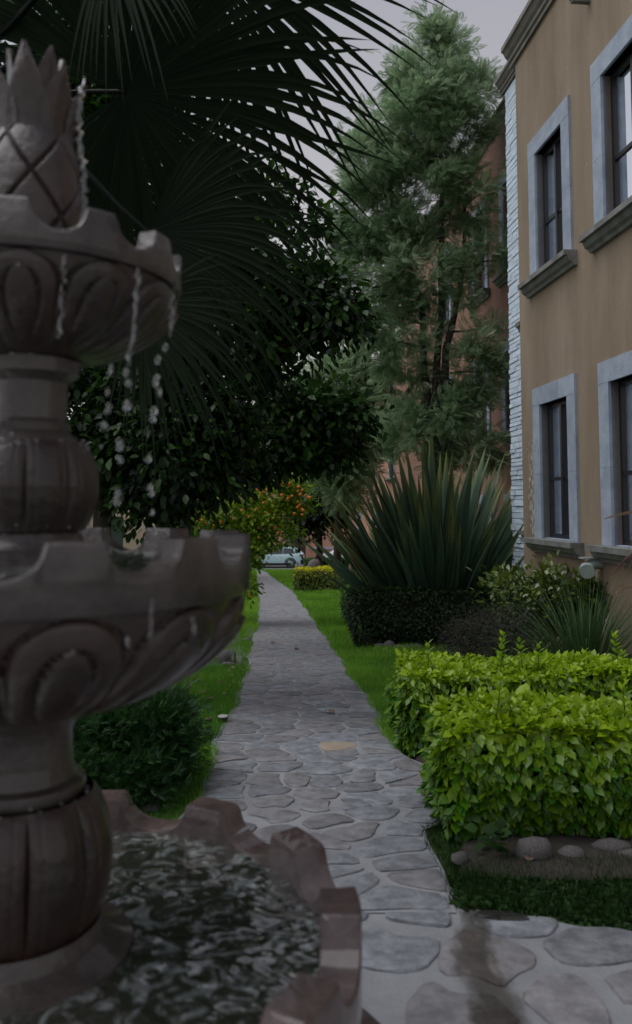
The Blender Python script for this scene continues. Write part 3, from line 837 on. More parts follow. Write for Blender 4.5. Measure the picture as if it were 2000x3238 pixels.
# ------------------------------------------------------------------ hedges
def serr():
    """one hedge leaf with toothed edge, as a small mesh"""
    n = 7; V = [(0, 0, 0)]; mid = [(0, i / n, -.06 * (i / n) ** 2 * 2) for i in range(1, n)]; L = []; Rr = []
    for i in range(1, n):
        t = i / n; wv = .36 * math.sin(PI * t ** .8) ** .8 * (1 if i % 2 else .9)
        L.append((-wv, t - .02 + (.03 if i % 2 else 0), .05 - .1 * t * t)); Rr.append((wv, t - .02 + (.03 if i % 2 else 0), .05 - .1 * t * t))
    V += mid + L + Rr + [(0, 1.05, -.16)]
    k = n - 1; F = [(0, 1, 1 + k), (0, 1 + 2 * k, 1)]
    for i in range(k - 1):
        F.append((1 + i, 2 + i, 2 + k + i, 1 + k + i)); F.append((1 + i, 1 + 2 * k + i, 2 + 2 * k + i, 2 + i))
    e = 1 + 3 * k; F.append((k, e, 2 * k)); F.append((k, 3 * k, e))
    return V, F
SER_V, SER_F = serr()
LEAFM = {}
def leaf_mesh(mtl, tint, key):
    if (mtl.name, key) in LEAFM: return LEAFM[(mtl.name, key)]
    me = bpy.data.meshes.new('leaf'); me.from_pydata(SER_V, [], SER_F); me.update(); smooth(me)
    a = me.attributes.new('tint', 'FLOAT', 'POINT'); a.data.foreach_set('value', np.full(len(SER_V), tint, dtype=np.float32))
    me.materials.append(mtl); LEAFM[(mtl.name, key)] = me; return me
def frame_mtx(pos, d, up, size):
    y = Vector(d).normalized(); z = Vector(up); z = (z - y * z.dot(y)).normalized(); x = y.cross(z)
    m = Matrix((x, y, z)).transposed().to_4x4() @ Matrix.Scale(size, 4); m.translation = Vector(pos); return m

def hedge(label, x0, x1, y0, y1, h, m, leaf, nleaf, tmpl=(T_OVAL_V, T_OVAL_F), singles=0, shoots=(), top_tint=.75, side_tint=.15, group=None, name='hedge', rise=0.02, wob=.05, seed=1, round_=0.0):
    rg = np.random.default_rng(seed)
    zb = gz((y0 + y1) / 2)
    root = empty(name, ((x0 + x1) / 2, (y0 + y1) / 2, zb)); tag(root, label, 'hedge', group)
    # dense twiggy body
    ins = leaf * .8; mb = MB(); rows = []
    nx, ny = 20, 8
    def top(x, y): return h + wob * .5 * (math.sin(x * 5.1 + seed) + math.sin(y * 4.3 + x * 2.2)) * .6
    X0, X1, Y0, Y1 = x0 + ins, x1 - ins, y0 + ins, y1 - ins
    vs = []; fs = []
    for (zz, sx) in ((rise, .9), (h * .4, 1), (h - ins * 1.1, 1)):
        ring = [(X0, Y0), (X1, Y0), (X1, Y1), (X0, Y1)]
        rows.append([((x0 + x1) / 2 + (a - (x0 + x1) / 2) * sx, (y0 + y1) / 2 + (b - (y0 + y1) / 2) * sx, gz(b) + zz) for a, b in ring])
    mb.rings(rows, closed=True, cap1=True); mb.build('branches', M_TWIG, root)
    # leaves on front, top, ends
    A = {'front': (x1 - x0) * h, 'top': (x1 - x0) * (y1 - y0), 'left': (y1 - y0) * h, 'back': (x1 - x0) * h * .5, 'right': (y1 - y0) * h}
    tot = sum(A.values()); PS, DS_, US, TI = [], [], [], []
    for side, ar in A.items():
        n = int(nleaf * ar / tot); dep = np.abs(rg.normal(0, leaf * .55, n)) - leaf * .25
        a, b = rg.random(n), rg.random(n)
        if side == 'top':
            x = x0 + (x1 - x0) * a; y = y0 + (y1 - y0) * b
            z = h + wob * .5 * (np.sin(x * 5.1 + seed) + np.sin(y * 4.3 + x * 2.2)) * .6 - dep; nv = np.tile([0, 0, 1.], (n, 1))
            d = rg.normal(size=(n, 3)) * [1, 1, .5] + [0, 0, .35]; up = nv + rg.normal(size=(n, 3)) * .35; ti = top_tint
        else:
            hh = rise * .3 + (h - rise * .3) * b
            if side in ('front', 'back'):
                s = -1 if side == 'front' else 1
                x = x0 + (x1 - x0) * a; y = (y0 if s < 0 else y1) - s * dep; nv = np.tile([0, s, 0.], (n, 1))
            else:
                s = -1 if side == 'left' else 1
                y = y0 + (y1 - y0) * a; x = (x0 if s < 0 else x1) - s * dep; nv = np.tile([s, 0, 0.], (n, 1))
            bul = wob * (np.sin(a * 9 + seed) * np.sin(hh * 11 + a * 5) * .6) + wob * .8 * np.sin(np.clip(hh / h, 0, 1) * PI) - wob * .4
            x = x + nv[:, 0] * bul; y = y + nv[:, 1] * bul; z = hh
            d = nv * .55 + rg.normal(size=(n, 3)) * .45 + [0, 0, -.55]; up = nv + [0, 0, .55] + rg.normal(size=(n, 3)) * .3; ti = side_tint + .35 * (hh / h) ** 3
        PS.append(np.column_stack([x, y, z + np.array([gz(v) for v in y])])); DS_.append(d); US.append(up)
        TI.append(np.clip(ti + rg.normal(0, .16, n), 0, 1) * np.ones(n))
    p = np.concatenate(PS); d = np.concatenate(DS_); u = np.concatenate(US); t = np.concatenate(TI)
    if round_:
        # pull corners in for a rounded plan
        cx, cy = (x0 + x1) / 2, (y0 + y1) / 2; qx, qy = (p[:, 0] - cx) / ((x1 - x0) / 2), (p[:, 1] - cy) / ((y1 - y0) / 2)
        r = (np.abs(qx) ** 4 + np.abs(qy) ** 4) ** .25; mxq = np.maximum(np.abs(qx), np.abs(qy)); k = 1 - round_ * (1 - mxq / np.maximum(r, 1e-6))
        p[:, 0] = cx + qx * (x1 - x0) / 2 * k; p[:, 1] = cy + qy * (y1 - y0) / 2 * k
    sz = leaf * rg.uniform(.45, 1.35, len(p))
    keep = np.ones(len(p), bool)
    if singles:
        # leaves facing the path side and the camera that are largest in view become objects of their own
        vis = np.where((p[:, 0] < x0 + (x1 - x0) * .75) & ((p[:, 1] < y0 + .03) | (p[:, 2] - zb > h - .03)))[0]
        ch = rg.choice(vis, min(singles, len(vis)), replace=False); keep[ch] = False
        for i in ch:
            tb = min(3, max(0, int(t[i] * 4)))
            lm = leaf_mesh(m, (tb + .5) / 4, tb)
            o = bpy.data.objects.new('leaf', lm); COL.objects.link(o); o.parent = root
            o.matrix_parent_inverse = Matrix.Translation(-root.location)
            off = Vector((0, -.012, 0)) if p[i][1] < y0 + .03 else Vector((0, 0, .012))
            o.matrix_basis = frame_mtx(Vector(p[i]) + off, d[i], u[i], sz[i] * 1.02)
    V, F, T = leaves(p[keep], d[keep], u[keep], sz[keep], *tmpl, tint=t[keep])
    o = link('foliage', np_mesh('foliage', V, F, T), m, root); o['kind'] = 'stuff'
    # taller unclipped shoots
    for (sx, sy, sh) in shoots:
        b = Vector((sx, sy, gz(sy) + h - .03)); tip = b + Vector((random.uniform(-.03, .03), random.uniform(-.03, .03), sh))
        mb = MB(); mb.tube([b, b.lerp(tip, .5) + Vector((.004, 0, 0)), tip], [.003, .0025, .0015], 5)
        st = mb.build('shoot', M_FERN, root)
        np_, nd, nu, ns, nti = [], [], [], [], []
        k = max(3, int(sh / .026))
        for q in range(k):
            f = .25 + .75 * q / (k - 1); c = b.lerp(tip, f); an = q * 1.57 + random.uniform(-.3, .3)
            for sg in (0, PI):
                dr = Vector((math.cos(an + sg), math.sin(an + sg), .35 + .9 * f * f)); np_.append(c); nd.append(dr); nu.append((-.3 * dr.x, -.3 * dr.y, 1)); ns.append(leaf * (1.55 - .7 * f * f) * random.uniform(.85, 1.15)); nti.append(.55 + random.uniform(-.2, .35))
        V, F, T = leaves(np.array(np_), np.array(nd), np.array(nu), np.array(ns), T_OVAL_V, T_OVAL_F, tint=np.clip(nti, 0, 1))
        link('shoot_leaves', np_mesh('shoot_leaves', V, F, T, sm=True), m, st)
    return root
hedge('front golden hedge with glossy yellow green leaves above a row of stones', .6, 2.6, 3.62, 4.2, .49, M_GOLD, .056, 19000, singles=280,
      shoots=[(.83, 3.78, .24), (.92, 3.8, .13), (1.0, 3.76, .11), (1.42, 3.75, .2), (.72, 3.7, .07), (1.2, 3.9, .07)], group='golden hedge rows', wob=.07, seed=3, top_tint=.85)  # top leaves tinted paler to carry the soft light on them
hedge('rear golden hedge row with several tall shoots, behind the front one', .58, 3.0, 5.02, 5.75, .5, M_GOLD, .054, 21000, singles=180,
      shoots=[(.72, 5.25, .2), (.82, 5.2, .1), (1.0, 5.2, .12), (1.17, 5.15, .26), (1.33, 5.2, .22), (1.42, 5.2, .2), (1.75, 5.3, .15), (1.98, 5.3, .25), (2.05, 5.4, .12), (1.6, 5.25, .1)], group='golden hedge rows', wob=.07, seed=5, top_tint=.85)  # soft light on this row's top also put into the leaf tint
dh0, dh1 = P(1128, 1950, 10.6).x, P(1590, 1950, 10.6).x
hedge('dark clipped hedge round the foot of the tall flax', dh0, dh1, 10.35, 12.2, .74, M_DARKH, .05, 22000, top_tint=.6, side_tint=.1, wob=.07, seed=8, rise=.12)
hedge('lit left end of the dark hedge, built as a separate brighter green hedge', P(1092, 1850, 13.4).x, P(1230, 1850, 13.4).x, 13.0, 14.2, .62, M_BRIGHTH, .05, 7000, seed=9, wob=.05)  # lit part of the dark hedge, its light put into a brighter leaf colour
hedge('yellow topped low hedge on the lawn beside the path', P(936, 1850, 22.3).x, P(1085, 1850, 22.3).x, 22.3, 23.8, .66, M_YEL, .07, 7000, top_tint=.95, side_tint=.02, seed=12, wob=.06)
hedge('low dark green hedge by the street under the two trunks', P(966, 1780, 46).x, P(1130, 1780, 46).x, 46, 47.2, .75, M_BRIGHTH, .1, 4000, top_tint=.3, side_tint=.0, seed=14, wob=.08)

# ------------------------------------------------------------------ shrubs
def blob_leaves(ells, nleaf, leaf, m, root, tmpl, tint=(.3, .25), outward=.6, droop=-.2, seed=1, cl=60, rc=.22, shell=.55, name='foliage', up_w=.7, spread=.5, zmin=None):
    """leaves gathered in clumps inside ellipsoids (centre, radii, weight)"""
    rg = np.random.default_rng(seed); out = []
    tw = sum(e[2] for e in ells); cents = []
    for c, r, wgt in ells:
        k = max(3, int(cl * wgt / tw)); q = norm(rg.normal(size=(k, 3))) * (shell + (1 - shell) * rg.random((k, 1)) ** .6)
        cc = np.array(c) + q * np.array(r); n = int(nleaf * wgt / tw)
        ci = rg.integers(0, k, n); kt = rg.normal(0, .18, k)
        rcl = rc * (.6 + .8 * rg.random(k))
        p = cc[ci] + rg.normal(size=(n, 3)) * (rcl[ci] * .5)[:, None] * np.array([1, 1, .75])
        nv = norm((p - np.array(c)) / np.array(r)); loc = norm(p - cc[ci])
        d = nv * outward + loc * .5 + rg.normal(size=(n, 3)) * spread + np.array([0, 0, droop])
        up = nv * .4 + np.array([0, 0, up_w]) + rg.normal(size=(n, 3)) * .35
        t = np.clip(tint[0] + kt[ci] + rg.normal(0, tint[1] * .6, n) + .12 * nv[:, 2], 0, 1)
        out.append((p, d, up, t)); cents += list(cc)
    p, d, u, t = (np.concatenate([o[i] for o in out]) for i in range(4))
    if zmin is not None:
        k = p[:, 2] > zmin; p, d, u, t = p[k], d[k], u[k], t[k]
    V, F, T = leaves(p, d, u, leaf * rg.uniform(.6, 1.3, len(p)), *tmpl, tint=t)
    o = link(name, np_mesh(name, V, F, T), m, root); o['kind'] = 'stuff'
    return cents, p
def stems(root, base, cents, n, r0=.012, name='stem', m=None, seed=1):
    rg = random.Random(seed); mb = MB()
    for c in rg.sample(list(range(len(cents))), min(n, len(cents))):
        e = Vector(cents[c]); b = Vector(base) + Vector((rg.uniform(-.06, .06), rg.uniform(-.06, .06), 0))
        mid = b.lerp(e, .5) + Vector((rg.uniform(-.08, .08), rg.uniform(-.08, .08), .05)); mb.tube([b, mid, e], [r0, r0 * .7, r0 * .3], 5)
    return mb.build(name, m or M_BARK, root)
def E_px(u, v, Y, ru, rv, rd, wgt=1.0):
    c = P(u, v, Y); s = Y / FPX
    return (tuple(c), (ru * s, rd, rv * s), wgt)
# glossy shrub
b = P(1700, 1860, 8.3); base = (b.x, 8.3, gz(8.3))
sh = empty('shrub', base); tag(sh, 'glossy leaved green shrub below the lower window of the tan house', 'shrub')
ct, _ = blob_leaves([E_px(1640, 1895, 8.2, 95, 85, .45), E_px(1760, 1890, 8.2, 120, 80, .45, 1.2), E_px(1690, 1990, 8.1, 150, 90, .4), E_px(1890, 1930, 7.9, 110, 80, .4, .9)], 7500, .075, M_GLOSS, sh, (T_OVAL_V, T_OVAL_F), (.4, .4), seed=21, cl=90, rc=.16, droop=.15, up_w=.9)
stems(sh, base, ct, 16, seed=2)
# heather bush
base = (P(1560, 2000, 7.4).x, 7.4, gz(7.4)); sh = empty('bush', base); tag(sh, 'low dull purple heather like bush between the dark hedge and the rear golden hedge', 'bush')
ct, _ = blob_leaves([E_px(1500, 2030, 7.4, 95, 70, .35), E_px(1600, 2010, 7.4, 110, 80, .4)], 9000, .035, M_PURP, sh, (T_SLIM_V, T_SLIM_F), (.45, .4), seed=22, cl=120, rc=.12, droop=.3)
stems(sh, base, ct, 20, .008, seed=3)
# ornamental grass clumps
def clump(label, base, n, L, spread, m, name='ornamental_grass', seed=1, wd=.006, plumes=(), bend=1.0):
    rg = np.random.default_rng(seed); root = empty(name, base); tag(root, label, 'ornamental grass'); V, F, T = [], [], []
    for i in range(n):
        a = rg.uniform(0, 2 * PI); l = L * rg.uniform(.6, 1.1); s = spread * rg.uniform(.1, 1.0); pts = []
        b0 = Vector(base) + Vector((math.cos(a), math.sin(a), 0)) * rg.uniform(0, .07); dr = Vector((math.cos(a), math.sin(a), 0))
        sd = Vector((-math.sin(a), math.cos(a), 0)); o = len(V); K = 6
        for k in range(K + 1):
            t = k / K; q = b0 + dr * (s * l * t + s * l * .6 * bend * t * t) + Vector((0, 0, l * (t - .42 * bend * s * t * t * t * 1.6))); ww = wd * (1 - t ** 2) + .0006
            V += [tuple(q - sd * ww), tuple(q + sd * ww)]; T += [rg.uniform(0, .3) + .5 * t] * 2
        F += [(o + 2 * k, o + 2 * k + 1, o + 2 * k + 3, o + 2 * k + 2) for k in range(K)]
    o = link('blades', np_mesh('blades', V, F, T), m, root); o['kind'] = 'stuff'
    for (tip0, tip1, mm, side) in plumes:
        a, b2 = Vector(tip0), Vector(tip1); mid = a.lerp(b2, .5) + Vector((0, 0, side)); ax = []
        for k in range(13):
            t = k / 12; ax.append(a * (1 - t) ** 2 + mid * 2 * t * (1 - t) + b2 * t * t)
        mb = MB(); mb.tube([Vector(base), Vector(base).lerp(a, .6) + Vector((0, 0, .1)), a] + ax[3::3], [.002] * (3 + len(ax[3::3])), 4); st = mb.build('plume_stalk', M_PLUME, root)
        n2 = 900; tt = rg.random(n2); pi = (tt * 11.99).astype(int); fr = tt * 12 - pi
        A = np.array([tuple(q) for q in ax]); pp = A[pi] * (1 - fr[:, None]) + A[pi + 1] * fr[:, None]; tg = norm(A[pi + 1] - A[pi])
        rdl = norm(np.cross(tg, rg.normal(size=(n2, 3)))); dd = rdl + tg * .9
        V2, F2, T2 = leaves(pp, dd, rdl, .022 * (1 - .5 * np.abs(tt - .35)), [(-.06, 0, 0), (.06, 0, 0), (0, 1, 0)], [(0, 1, 2)], tint=rg.random(n2))
        q = link('plume', np_mesh('plume', V2, F2, T2), mm, st); q['kind'] = 'stuff'
    return root
g1 = (P(1850, 2000, 6.6).x, 6.6, gz(6.6))
clump('tall arching ornamental grass with three fluffy plumes in front of the glossy shrub', g1, 520, 1.15, .75, M_GCLUMP, seed=31,
      plumes=[(P(2030, 1617, 5.6), P(1915, 1640, 5.6), M_PLUME, .02), (P(2010, 1745, 5.4), P(1935, 1815, 5.4), M_PLUMER, .02), (P(2030, 1860, 5.3), P(1950, 1875, 5.3), M_PLUME, .05)])
g2 = (P(1128, 1840, 16.5).x, 16.5, gz(16.5))
clump('fine leaved green grass clump between the yellow hedge and the flax', g2, 420, 1.1, .55, M_GCLUMP, seed=32, wd=.012)
g3 = (P(1608, 1790, 10.4).x - .05, 10.6, gz(10.6))
clump('small spiky plant at the foot of the white brick strip', g3, 90, 1.25, .4, M_GCLUMP, seed=33, wd=.014, name='spiky_plant', bend=.4)
# feathery bush left of the path
base = (P(420, 2400, 4.4).x, 4.4, gz(4.4)); sh = empty('bush', base); tag(sh, 'soft feathery dark green bush behind the fountain, left of the path', 'bush')
ct, _ = blob_leaves([E_px(400, 2360, 4.4, 150, 150, .38), E_px(510, 2330, 4.5, 110, 120, .33), E_px(330, 2300, 4.5, 120, 110, .3), E_px(430, 2460, 4.25, 130, 90, .25, .7), E_px(150, 2350, 4.6, 200, 140, .4)], 21000, .055, M_FERN, sh, (FEA_V, FEA_F), (.35, .4), seed=23, cl=220, rc=.1, droop=.25, shell=.6, zmin=gz(4.4) + .02)
stems(sh, base, ct, 20, .008, seed=4)

# ------------------------------------------------------------------ tall flax, every leaf its own part
fb = P(1370, 1850, 11.3); fbase = Vector((fb.x, 11.3, gz(11.3)))
flax = empty('flax_plant', fbase); tag(flax, 'tall flax with many stiff sword shaped leaves rising out of the dark clipped hedge', 'flax plant')
def sword(bend, fold, mtl, seed, tipc):
    rg = random.Random(seed); K = 9; V, T = [], []
    for k in range(K + 1):
        t = k / K; wv = .05 * (1 if t < .05 else 1) * (min(1, .55 + 1.6 * t) if t < .3 else 1.0) * (1 - max(0, (t - .45) / .55) ** 1.7) + .0008
        y = t; x = bend * t ** 2.6; f = fold * wv * (1 - .4 * t)
        ze = -.0
        V += [(x - 0, y, 0)] if False else [(-wv, y - bend * .18 * t ** 3, x + f), (0, y - bend * .18 * t ** 3, x), (wv, y - bend * .18 * t ** 3, x + f)]
        T += [max(0, (t - .72) / .28) * tipc + .12, max(0, (t - .8) / .2) * tipc, max(0, (t - .72) / .28) * tipc + .12]
    F = []
    for k in range(K):
        a = 3 * k; F += [(a, a + 1, a + 4, a + 3), (a + 1, a + 2, a + 5, a + 4)]
    me = np_mesh('flax_leaf', V, F, T, sm=True); me.materials.append(mtl); return me
FM = [sword(random.uniform(-.03, .16), .55, M_FLAX, i, random.uniform(.3, .9)) for i in range(9)]
FMO = [sword(random.uniform(.0, .14), .55, M_FLAXO, i, .8) for i in range(3)]
rgf = random.Random(40)
nl = 290
for i in range(nl):
    a = rgf.uniform(0, 2 * PI); k = (i / nl) ** .75
    # fan: spread mainly sideways, some depth
    lean = R_(4 + 46 * k * rgf.uniform(.7, 1.1))
    dr = Vector((math.sin(lean) * math.cos(a), math.sin(lean) * math.sin(a) * .7, math.cos(lean)))
    L = (2.95 - .85 * k) * rgf.uniform(.78, 1.03)
    if dr.x > .45: L *= .9
    b0 = fbase + Vector((math.cos(a) * .34 * k + rgf.uniform(-.1, .1) + .05, math.sin(a) * .25 * k, 0))
    out_ = Vector((math.cos(a), math.sin(a), 0)); up = -out_ * 1.0 + Vector((rgf.uniform(-.7, .7), rgf.uniform(-.9, .2), 0))
    old = dr.x < -.5 and rgf.random() < .35
    me = rgf.choice(FMO if old else FM)
    o = bpy.data.objects.new('leaf', me); COL.objects.link(o); o.parent = flax; o.matrix_parent_inverse = Matrix.Translation(-fbase)
    m4 = frame_mtx(b0, dr, -up, 1); o.matrix_basis = m4 @ Matrix.Diagonal((L * .62 * rgf.uniform(.8, 1.15), L, L, 1))
# dry fallen flax leaf on the hedge
mb = MB(); a, b2 = P(1175, 1820, 10.0), G(1085, 1995); rows = []
for k in range(9):
    t = k / 8; q = a.lerp(b2, t) + Vector((0, 0, -.1 * math.sin(PI * t))); wv = .018 * math.sin(PI * (t * .9 + .08)); rows.append([tuple(q + Vector((-wv, 0, -.3 * wv))), tuple(q + Vector((0, .01, 0))), tuple(q + Vector((wv, 0, .3 * wv)))])
mb.rings(rows, closed=False); tag(mb.build('dry_leaf', M_DEAD), 'long dry flax leaf leaning off the dark hedge onto the lawn', 'dry leaf')

# ------------------------------------------------------------------ trees
def limb_path(a, b, rg, wig, n=6):
    a, b = Vector(a), Vector(b); L = (b - a).length; pts = []
    off = Vector((rg.uniform(-1, 1), rg.uniform(-1, 1), rg.uniform(-.3, .6))) * wig * L
    for k in range(n + 1):
        t = k / n; pts.append(a.lerp(b, t) + off * math.sin(PI * t) + Vector((rg.uniform(-1, 1), rg.uniform(-1, 1), rg.uniform(-1, 1))) * (wig * .12 * L if 0 < k < n else 0))
    return pts
def tree(name, label, base, trunks, ells, nleaf, leaf, m, tmpl, tint, seed, cl=120, rc=.3, nlimb=26, group=None, droop=-.2, shell=.45, trunk_r=.07, cat='tree', up_w=.7, outward=.6, bark=None):
    root = empty(name, base); tag(root, label, cat, group); rg = random.Random(seed)
    cents, p = blob_leaves(ells, nleaf, leaf, m, root, tmpl, tint, outward=outward, droop=droop, seed=seed, cl=cl, rc=rc, shell=shell, name='crown', up_w=up_w)
    crown = root.children[-1] if root.children else None
    mb = MB(); spine = []
    for tr in trunks:
        pts = [Vector(q) for q in tr]; n = len(pts)
        dense = []
        for i in range(n - 1):
            for k in range(4): dense.append(pts[i].lerp(pts[i + 1], k / 4) + Vector((rg.uniform(-1, 1), rg.uniform(-1, 1), 0)) * trunk_r * .25)
        dense.append(pts[-1]); N = len(dense)
        mb.tube(dense, [trunk_r * (1.25 if k == 0 else 1) * (1 - .72 * k / N) for k in range(N)], 9); spine += dense[N // 3:]
    tk = mb.build('trunk', bark or M_BARK, root, sm=60)
    mb = MB()
    for c in rg.sample(cents, min(nlimb, len(cents))):
        c = Vector(c); lower = [q for q in spine if q.z < c.z + .2] or spine
        s = min(lower, key=lambda q: (q - c).length); L = (s - c).length
        pts = limb_path(s, c, rg, .1); mb.tube(pts, [trunk_r * .38 * (1 - .8 * k / len(pts)) * min(1, .5 + L * .4) for k in range(len(pts))], 5)
    mb.build('branches', bark or M_BARK, root, sm=60)['kind'] = 'stuff'
    return root
def ep(*a): return E_px(*a)
# the tall silvery feathery tree before the orange house
YF = 14.0
def pf(u, v, dy=0): return tuple(P(u, v, YF + dy))
bF = (P(1385, 1700, YF).x, YF, gz(YF))
tree('feathery_tree', 'tall slender tree with silvery feathery foliage in front of the orange house', bF,
     [[bF, pf(1375, 1250), pf(1395, 950), pf(1400, 600), pf(1385, 330)], [(bF[0] - .1, YF + .05, gz(YF)), pf(1350, 1250, .1), pf(1330, 950, .2), pf(1250, 700, .3), pf(1210, 450, .3)],
      [(bF[0] + .1, YF, gz(YF)), pf(1410, 1100, -.1), pf(1460, 900, -.1), pf(1470, 650, -.1)]],
     [ep(1360, 260, YF, 130, 130, .55, 1.0), ep(1440, 150, YF, 28, 90, .2, .22), ep(1380, 120, YF, 24, 80, .2, .2), ep(1500, 320, YF, 65, 80, .3, .4), ep(1290, 380, YF, 150, 130, .7, 1.2), ep(1410, 430, YF, 120, 130, .6, .95), ep(1200, 520, YF, 120, 120, .6, 1.0),
      ep(1190, 680, YF, 130, 130, .7, 1.1), ep(1330, 620, YF, 150, 140, .8, 1.1), ep(1480, 620, YF - .2, 70, 130, .4, .45), ep(1180, 850, YF, 120, 110, .6, .8), ep(1320, 850, YF, 120, 130, .7, .8), ep(1480, 900, YF - .3, 60, 100, .4, .35), ep(1280, 1080, YF + .2, 150, 110, .7, .6),
      ep(1400, 1290, YF - .1, 140, 90, .6, .7), ep(1500, 1200, YF - .3, 70, 120, .3, .45), ep(1330, 1370, YF, 150, 110, .6, .7), ep(1200, 1000, YF, 90, 120, .5, .45), ep(1500, 1430, YF - .2, 70, 60, .3, .35), ep(1560, 800, YF - .3, 45, 70, .25, .16), ep(1540, 1100, YF - .3, 50, 80, .25, .2)],
     27000, .185, M_FEATH, (FEA_V, FEA_F), (.45, .4), 51, cl=300, rc=.27, nlimb=60, droop=.1, shell=.6, trunk_r=.085)
YG = 26.0
bG = (P(1060, 1700, YG).x, YG, gz(YG))
tree('feathery_tree', 'smaller pale feathery tree further back, left of the tall one', bG, [[bG, tuple(P(1070, 1400, YG)), tuple(P(1080, 1150, YG))]],
     [ep(1080, 1200, YG, 110, 90, .9), ep(1030, 1290, YG, 90, 100, .8), ep(1150, 1320, YG, 120, 110, .9), ep(1090, 1420, YG, 130, 80, .9), ep(1200, 1150, YG, 90, 120, .8), ep(1120, 1530, YG, 110, 70, .9), ep(1030, 1400, YG, 90, 80, .8)], 8500, .36, M_FEATH, (FEA_V, FEA_F), (.55, .35), 52, cl=150, rc=.5, nlimb=40, droop=.0, shell=.35, trunk_r=.1)
# big dark broadleaf tree
YD = 6.6
def pd(u, v, dy=0): return tuple(P(u, v, YD + dy))
bD = (P(318, 1700, YD).x, YD, gz(YD))
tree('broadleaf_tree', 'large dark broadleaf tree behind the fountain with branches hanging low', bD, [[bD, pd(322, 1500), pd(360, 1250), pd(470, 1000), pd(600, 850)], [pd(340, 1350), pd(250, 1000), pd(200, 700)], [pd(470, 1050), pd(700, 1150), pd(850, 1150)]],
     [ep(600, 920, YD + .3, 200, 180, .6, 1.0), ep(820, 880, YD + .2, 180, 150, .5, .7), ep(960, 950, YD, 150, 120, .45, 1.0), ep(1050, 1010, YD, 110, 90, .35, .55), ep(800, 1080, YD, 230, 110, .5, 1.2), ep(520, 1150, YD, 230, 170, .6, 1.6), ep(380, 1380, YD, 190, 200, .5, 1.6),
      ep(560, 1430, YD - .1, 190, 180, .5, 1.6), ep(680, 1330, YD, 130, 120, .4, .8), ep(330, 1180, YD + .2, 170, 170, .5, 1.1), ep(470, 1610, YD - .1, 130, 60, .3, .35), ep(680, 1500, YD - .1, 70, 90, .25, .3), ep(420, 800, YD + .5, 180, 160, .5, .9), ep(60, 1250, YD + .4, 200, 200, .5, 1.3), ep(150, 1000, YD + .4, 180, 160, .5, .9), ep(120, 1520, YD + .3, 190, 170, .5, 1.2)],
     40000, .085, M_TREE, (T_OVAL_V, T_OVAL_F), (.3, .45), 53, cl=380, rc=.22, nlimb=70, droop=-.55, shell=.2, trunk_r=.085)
# second, greener tree with branches reaching over the path
YC = 10.5
bC = (P(560, 1700, YC).x, YC, gz(YC))
tree('broadleaf_tree', 'broadleaf tree with greener leaves reaching over the path towards the flax', bC, [[bC, tuple(P(600, 1450, YC)), tuple(P(700, 1250, YC)), tuple(P(850, 1330, YC))], [tuple(P(640, 1380, YC)), tuple(P(800, 1400, YC)), tuple(P(1000, 1370, YC))]],
     [ep(960, 1310, YC, 130, 80, .5), ep(1070, 1330, YC, 100, 75, .45, .8), ep(860, 1400, YC, 170, 80, .5, 1.1), ep(1010, 1420, YC, 120, 60, .4, .7), ep(760, 1470, YC, 110, 60, .4, .6), ep(900, 1270, YC, 70, 50, .3, .3)],
     9000, .13, M_TREE, (T_OVAL_V, T_OVAL_F), (.5, .5), 54, cl=170, rc=.26, nlimb=40, droop=-.4, shell=.25, trunk_r=.09)
# leafy tree high at the left, behind the palm
YH = 9.5
bH = (P(-260, 1700, YH).x, YH, gz(YH))
tree('broadleaf_tree', 'tall leafy tree at the top left corner behind the palm', bH, [[bH, tuple(P(-200, 1100, YH)), tuple(P(-100, 500, YH)), tuple(P(60, 150, YH))], [tuple(P(-120, 600, YH)), tuple(P(150, 350, YH)), tuple(P(330, 180, YH))]],
     [ep(60, 120, YH, 240, 180, .9, .45), ep(260, 280, YH, 180, 160, .8), ep(450, 420, YH, 190, 150, .8, .9), ep(640, 600, YH, 190, 110, .7, .4), ep(420, 80, YH, 250, 140, .8), ep(150, 480, YH, 200, 150, .8), ep(830, 640, YH, 140, 60, .5, .3), ep(960, 720, YH, 60, 50, .3, .12)],
     11000, .14, M_TREE, (T_OVAL_V, T_OVAL_F), (.5, .45), 55, cl=210, rc=.34, nlimb=40, droop=-.3, shell=.25, trunk_r=.12)
# orange tree with fruit
YO = 13.5
bO = (P(690, 1850, YO).x, YO, gz(YO))
ells = [ep(760, 1600, YO, 130, 95, .55, 1.1), ep(880, 1580, YO, 95, 75, .4, .9), ep(850, 1680, YO, 110, 70, .45, .9), ep(700, 1640, YO, 130, 60, .45, .8), ep(785, 1735, YO, 38, 80, .3, .4), ep(770, 1850, YO, 45, 70, .25, .3), ep(600, 1640, YO, 110, 50, .4, .5), ep(940, 1570, YO, 40, 45, .2, .25)]
ot = tree('orange_tree', 'small citrus tree full of ripe orange fruit beside the path', bO, [[bO, tuple(P(710, 1740, YO)), tuple(P(760, 1640, YO)), tuple(P(800, 1570, YO))], [tuple(P(715, 1740, YO)), tuple(P(820, 1680, YO)), tuple(P(890, 1600, YO))]],
     ells, 9000, .085, M_ORT, (T_OVAL_V, T_OVAL_F), (.4, .45), 56, cl=150, rc=.2, nlimb=36, droop=-.25, shell=.35, trunk_r=.05)
bm = bmesh.new(); bmesh.ops.create_icosphere(bm, subdivisions=2, radius=.031)
for vv in bm.verts: vv.co.z *= .86
fm = bpy.data.meshes.new('fruit'); bm.to_mesh(fm); bm.free(); smooth(fm); fm.materials.append(M_FRUIT)
rf = random.Random(9)
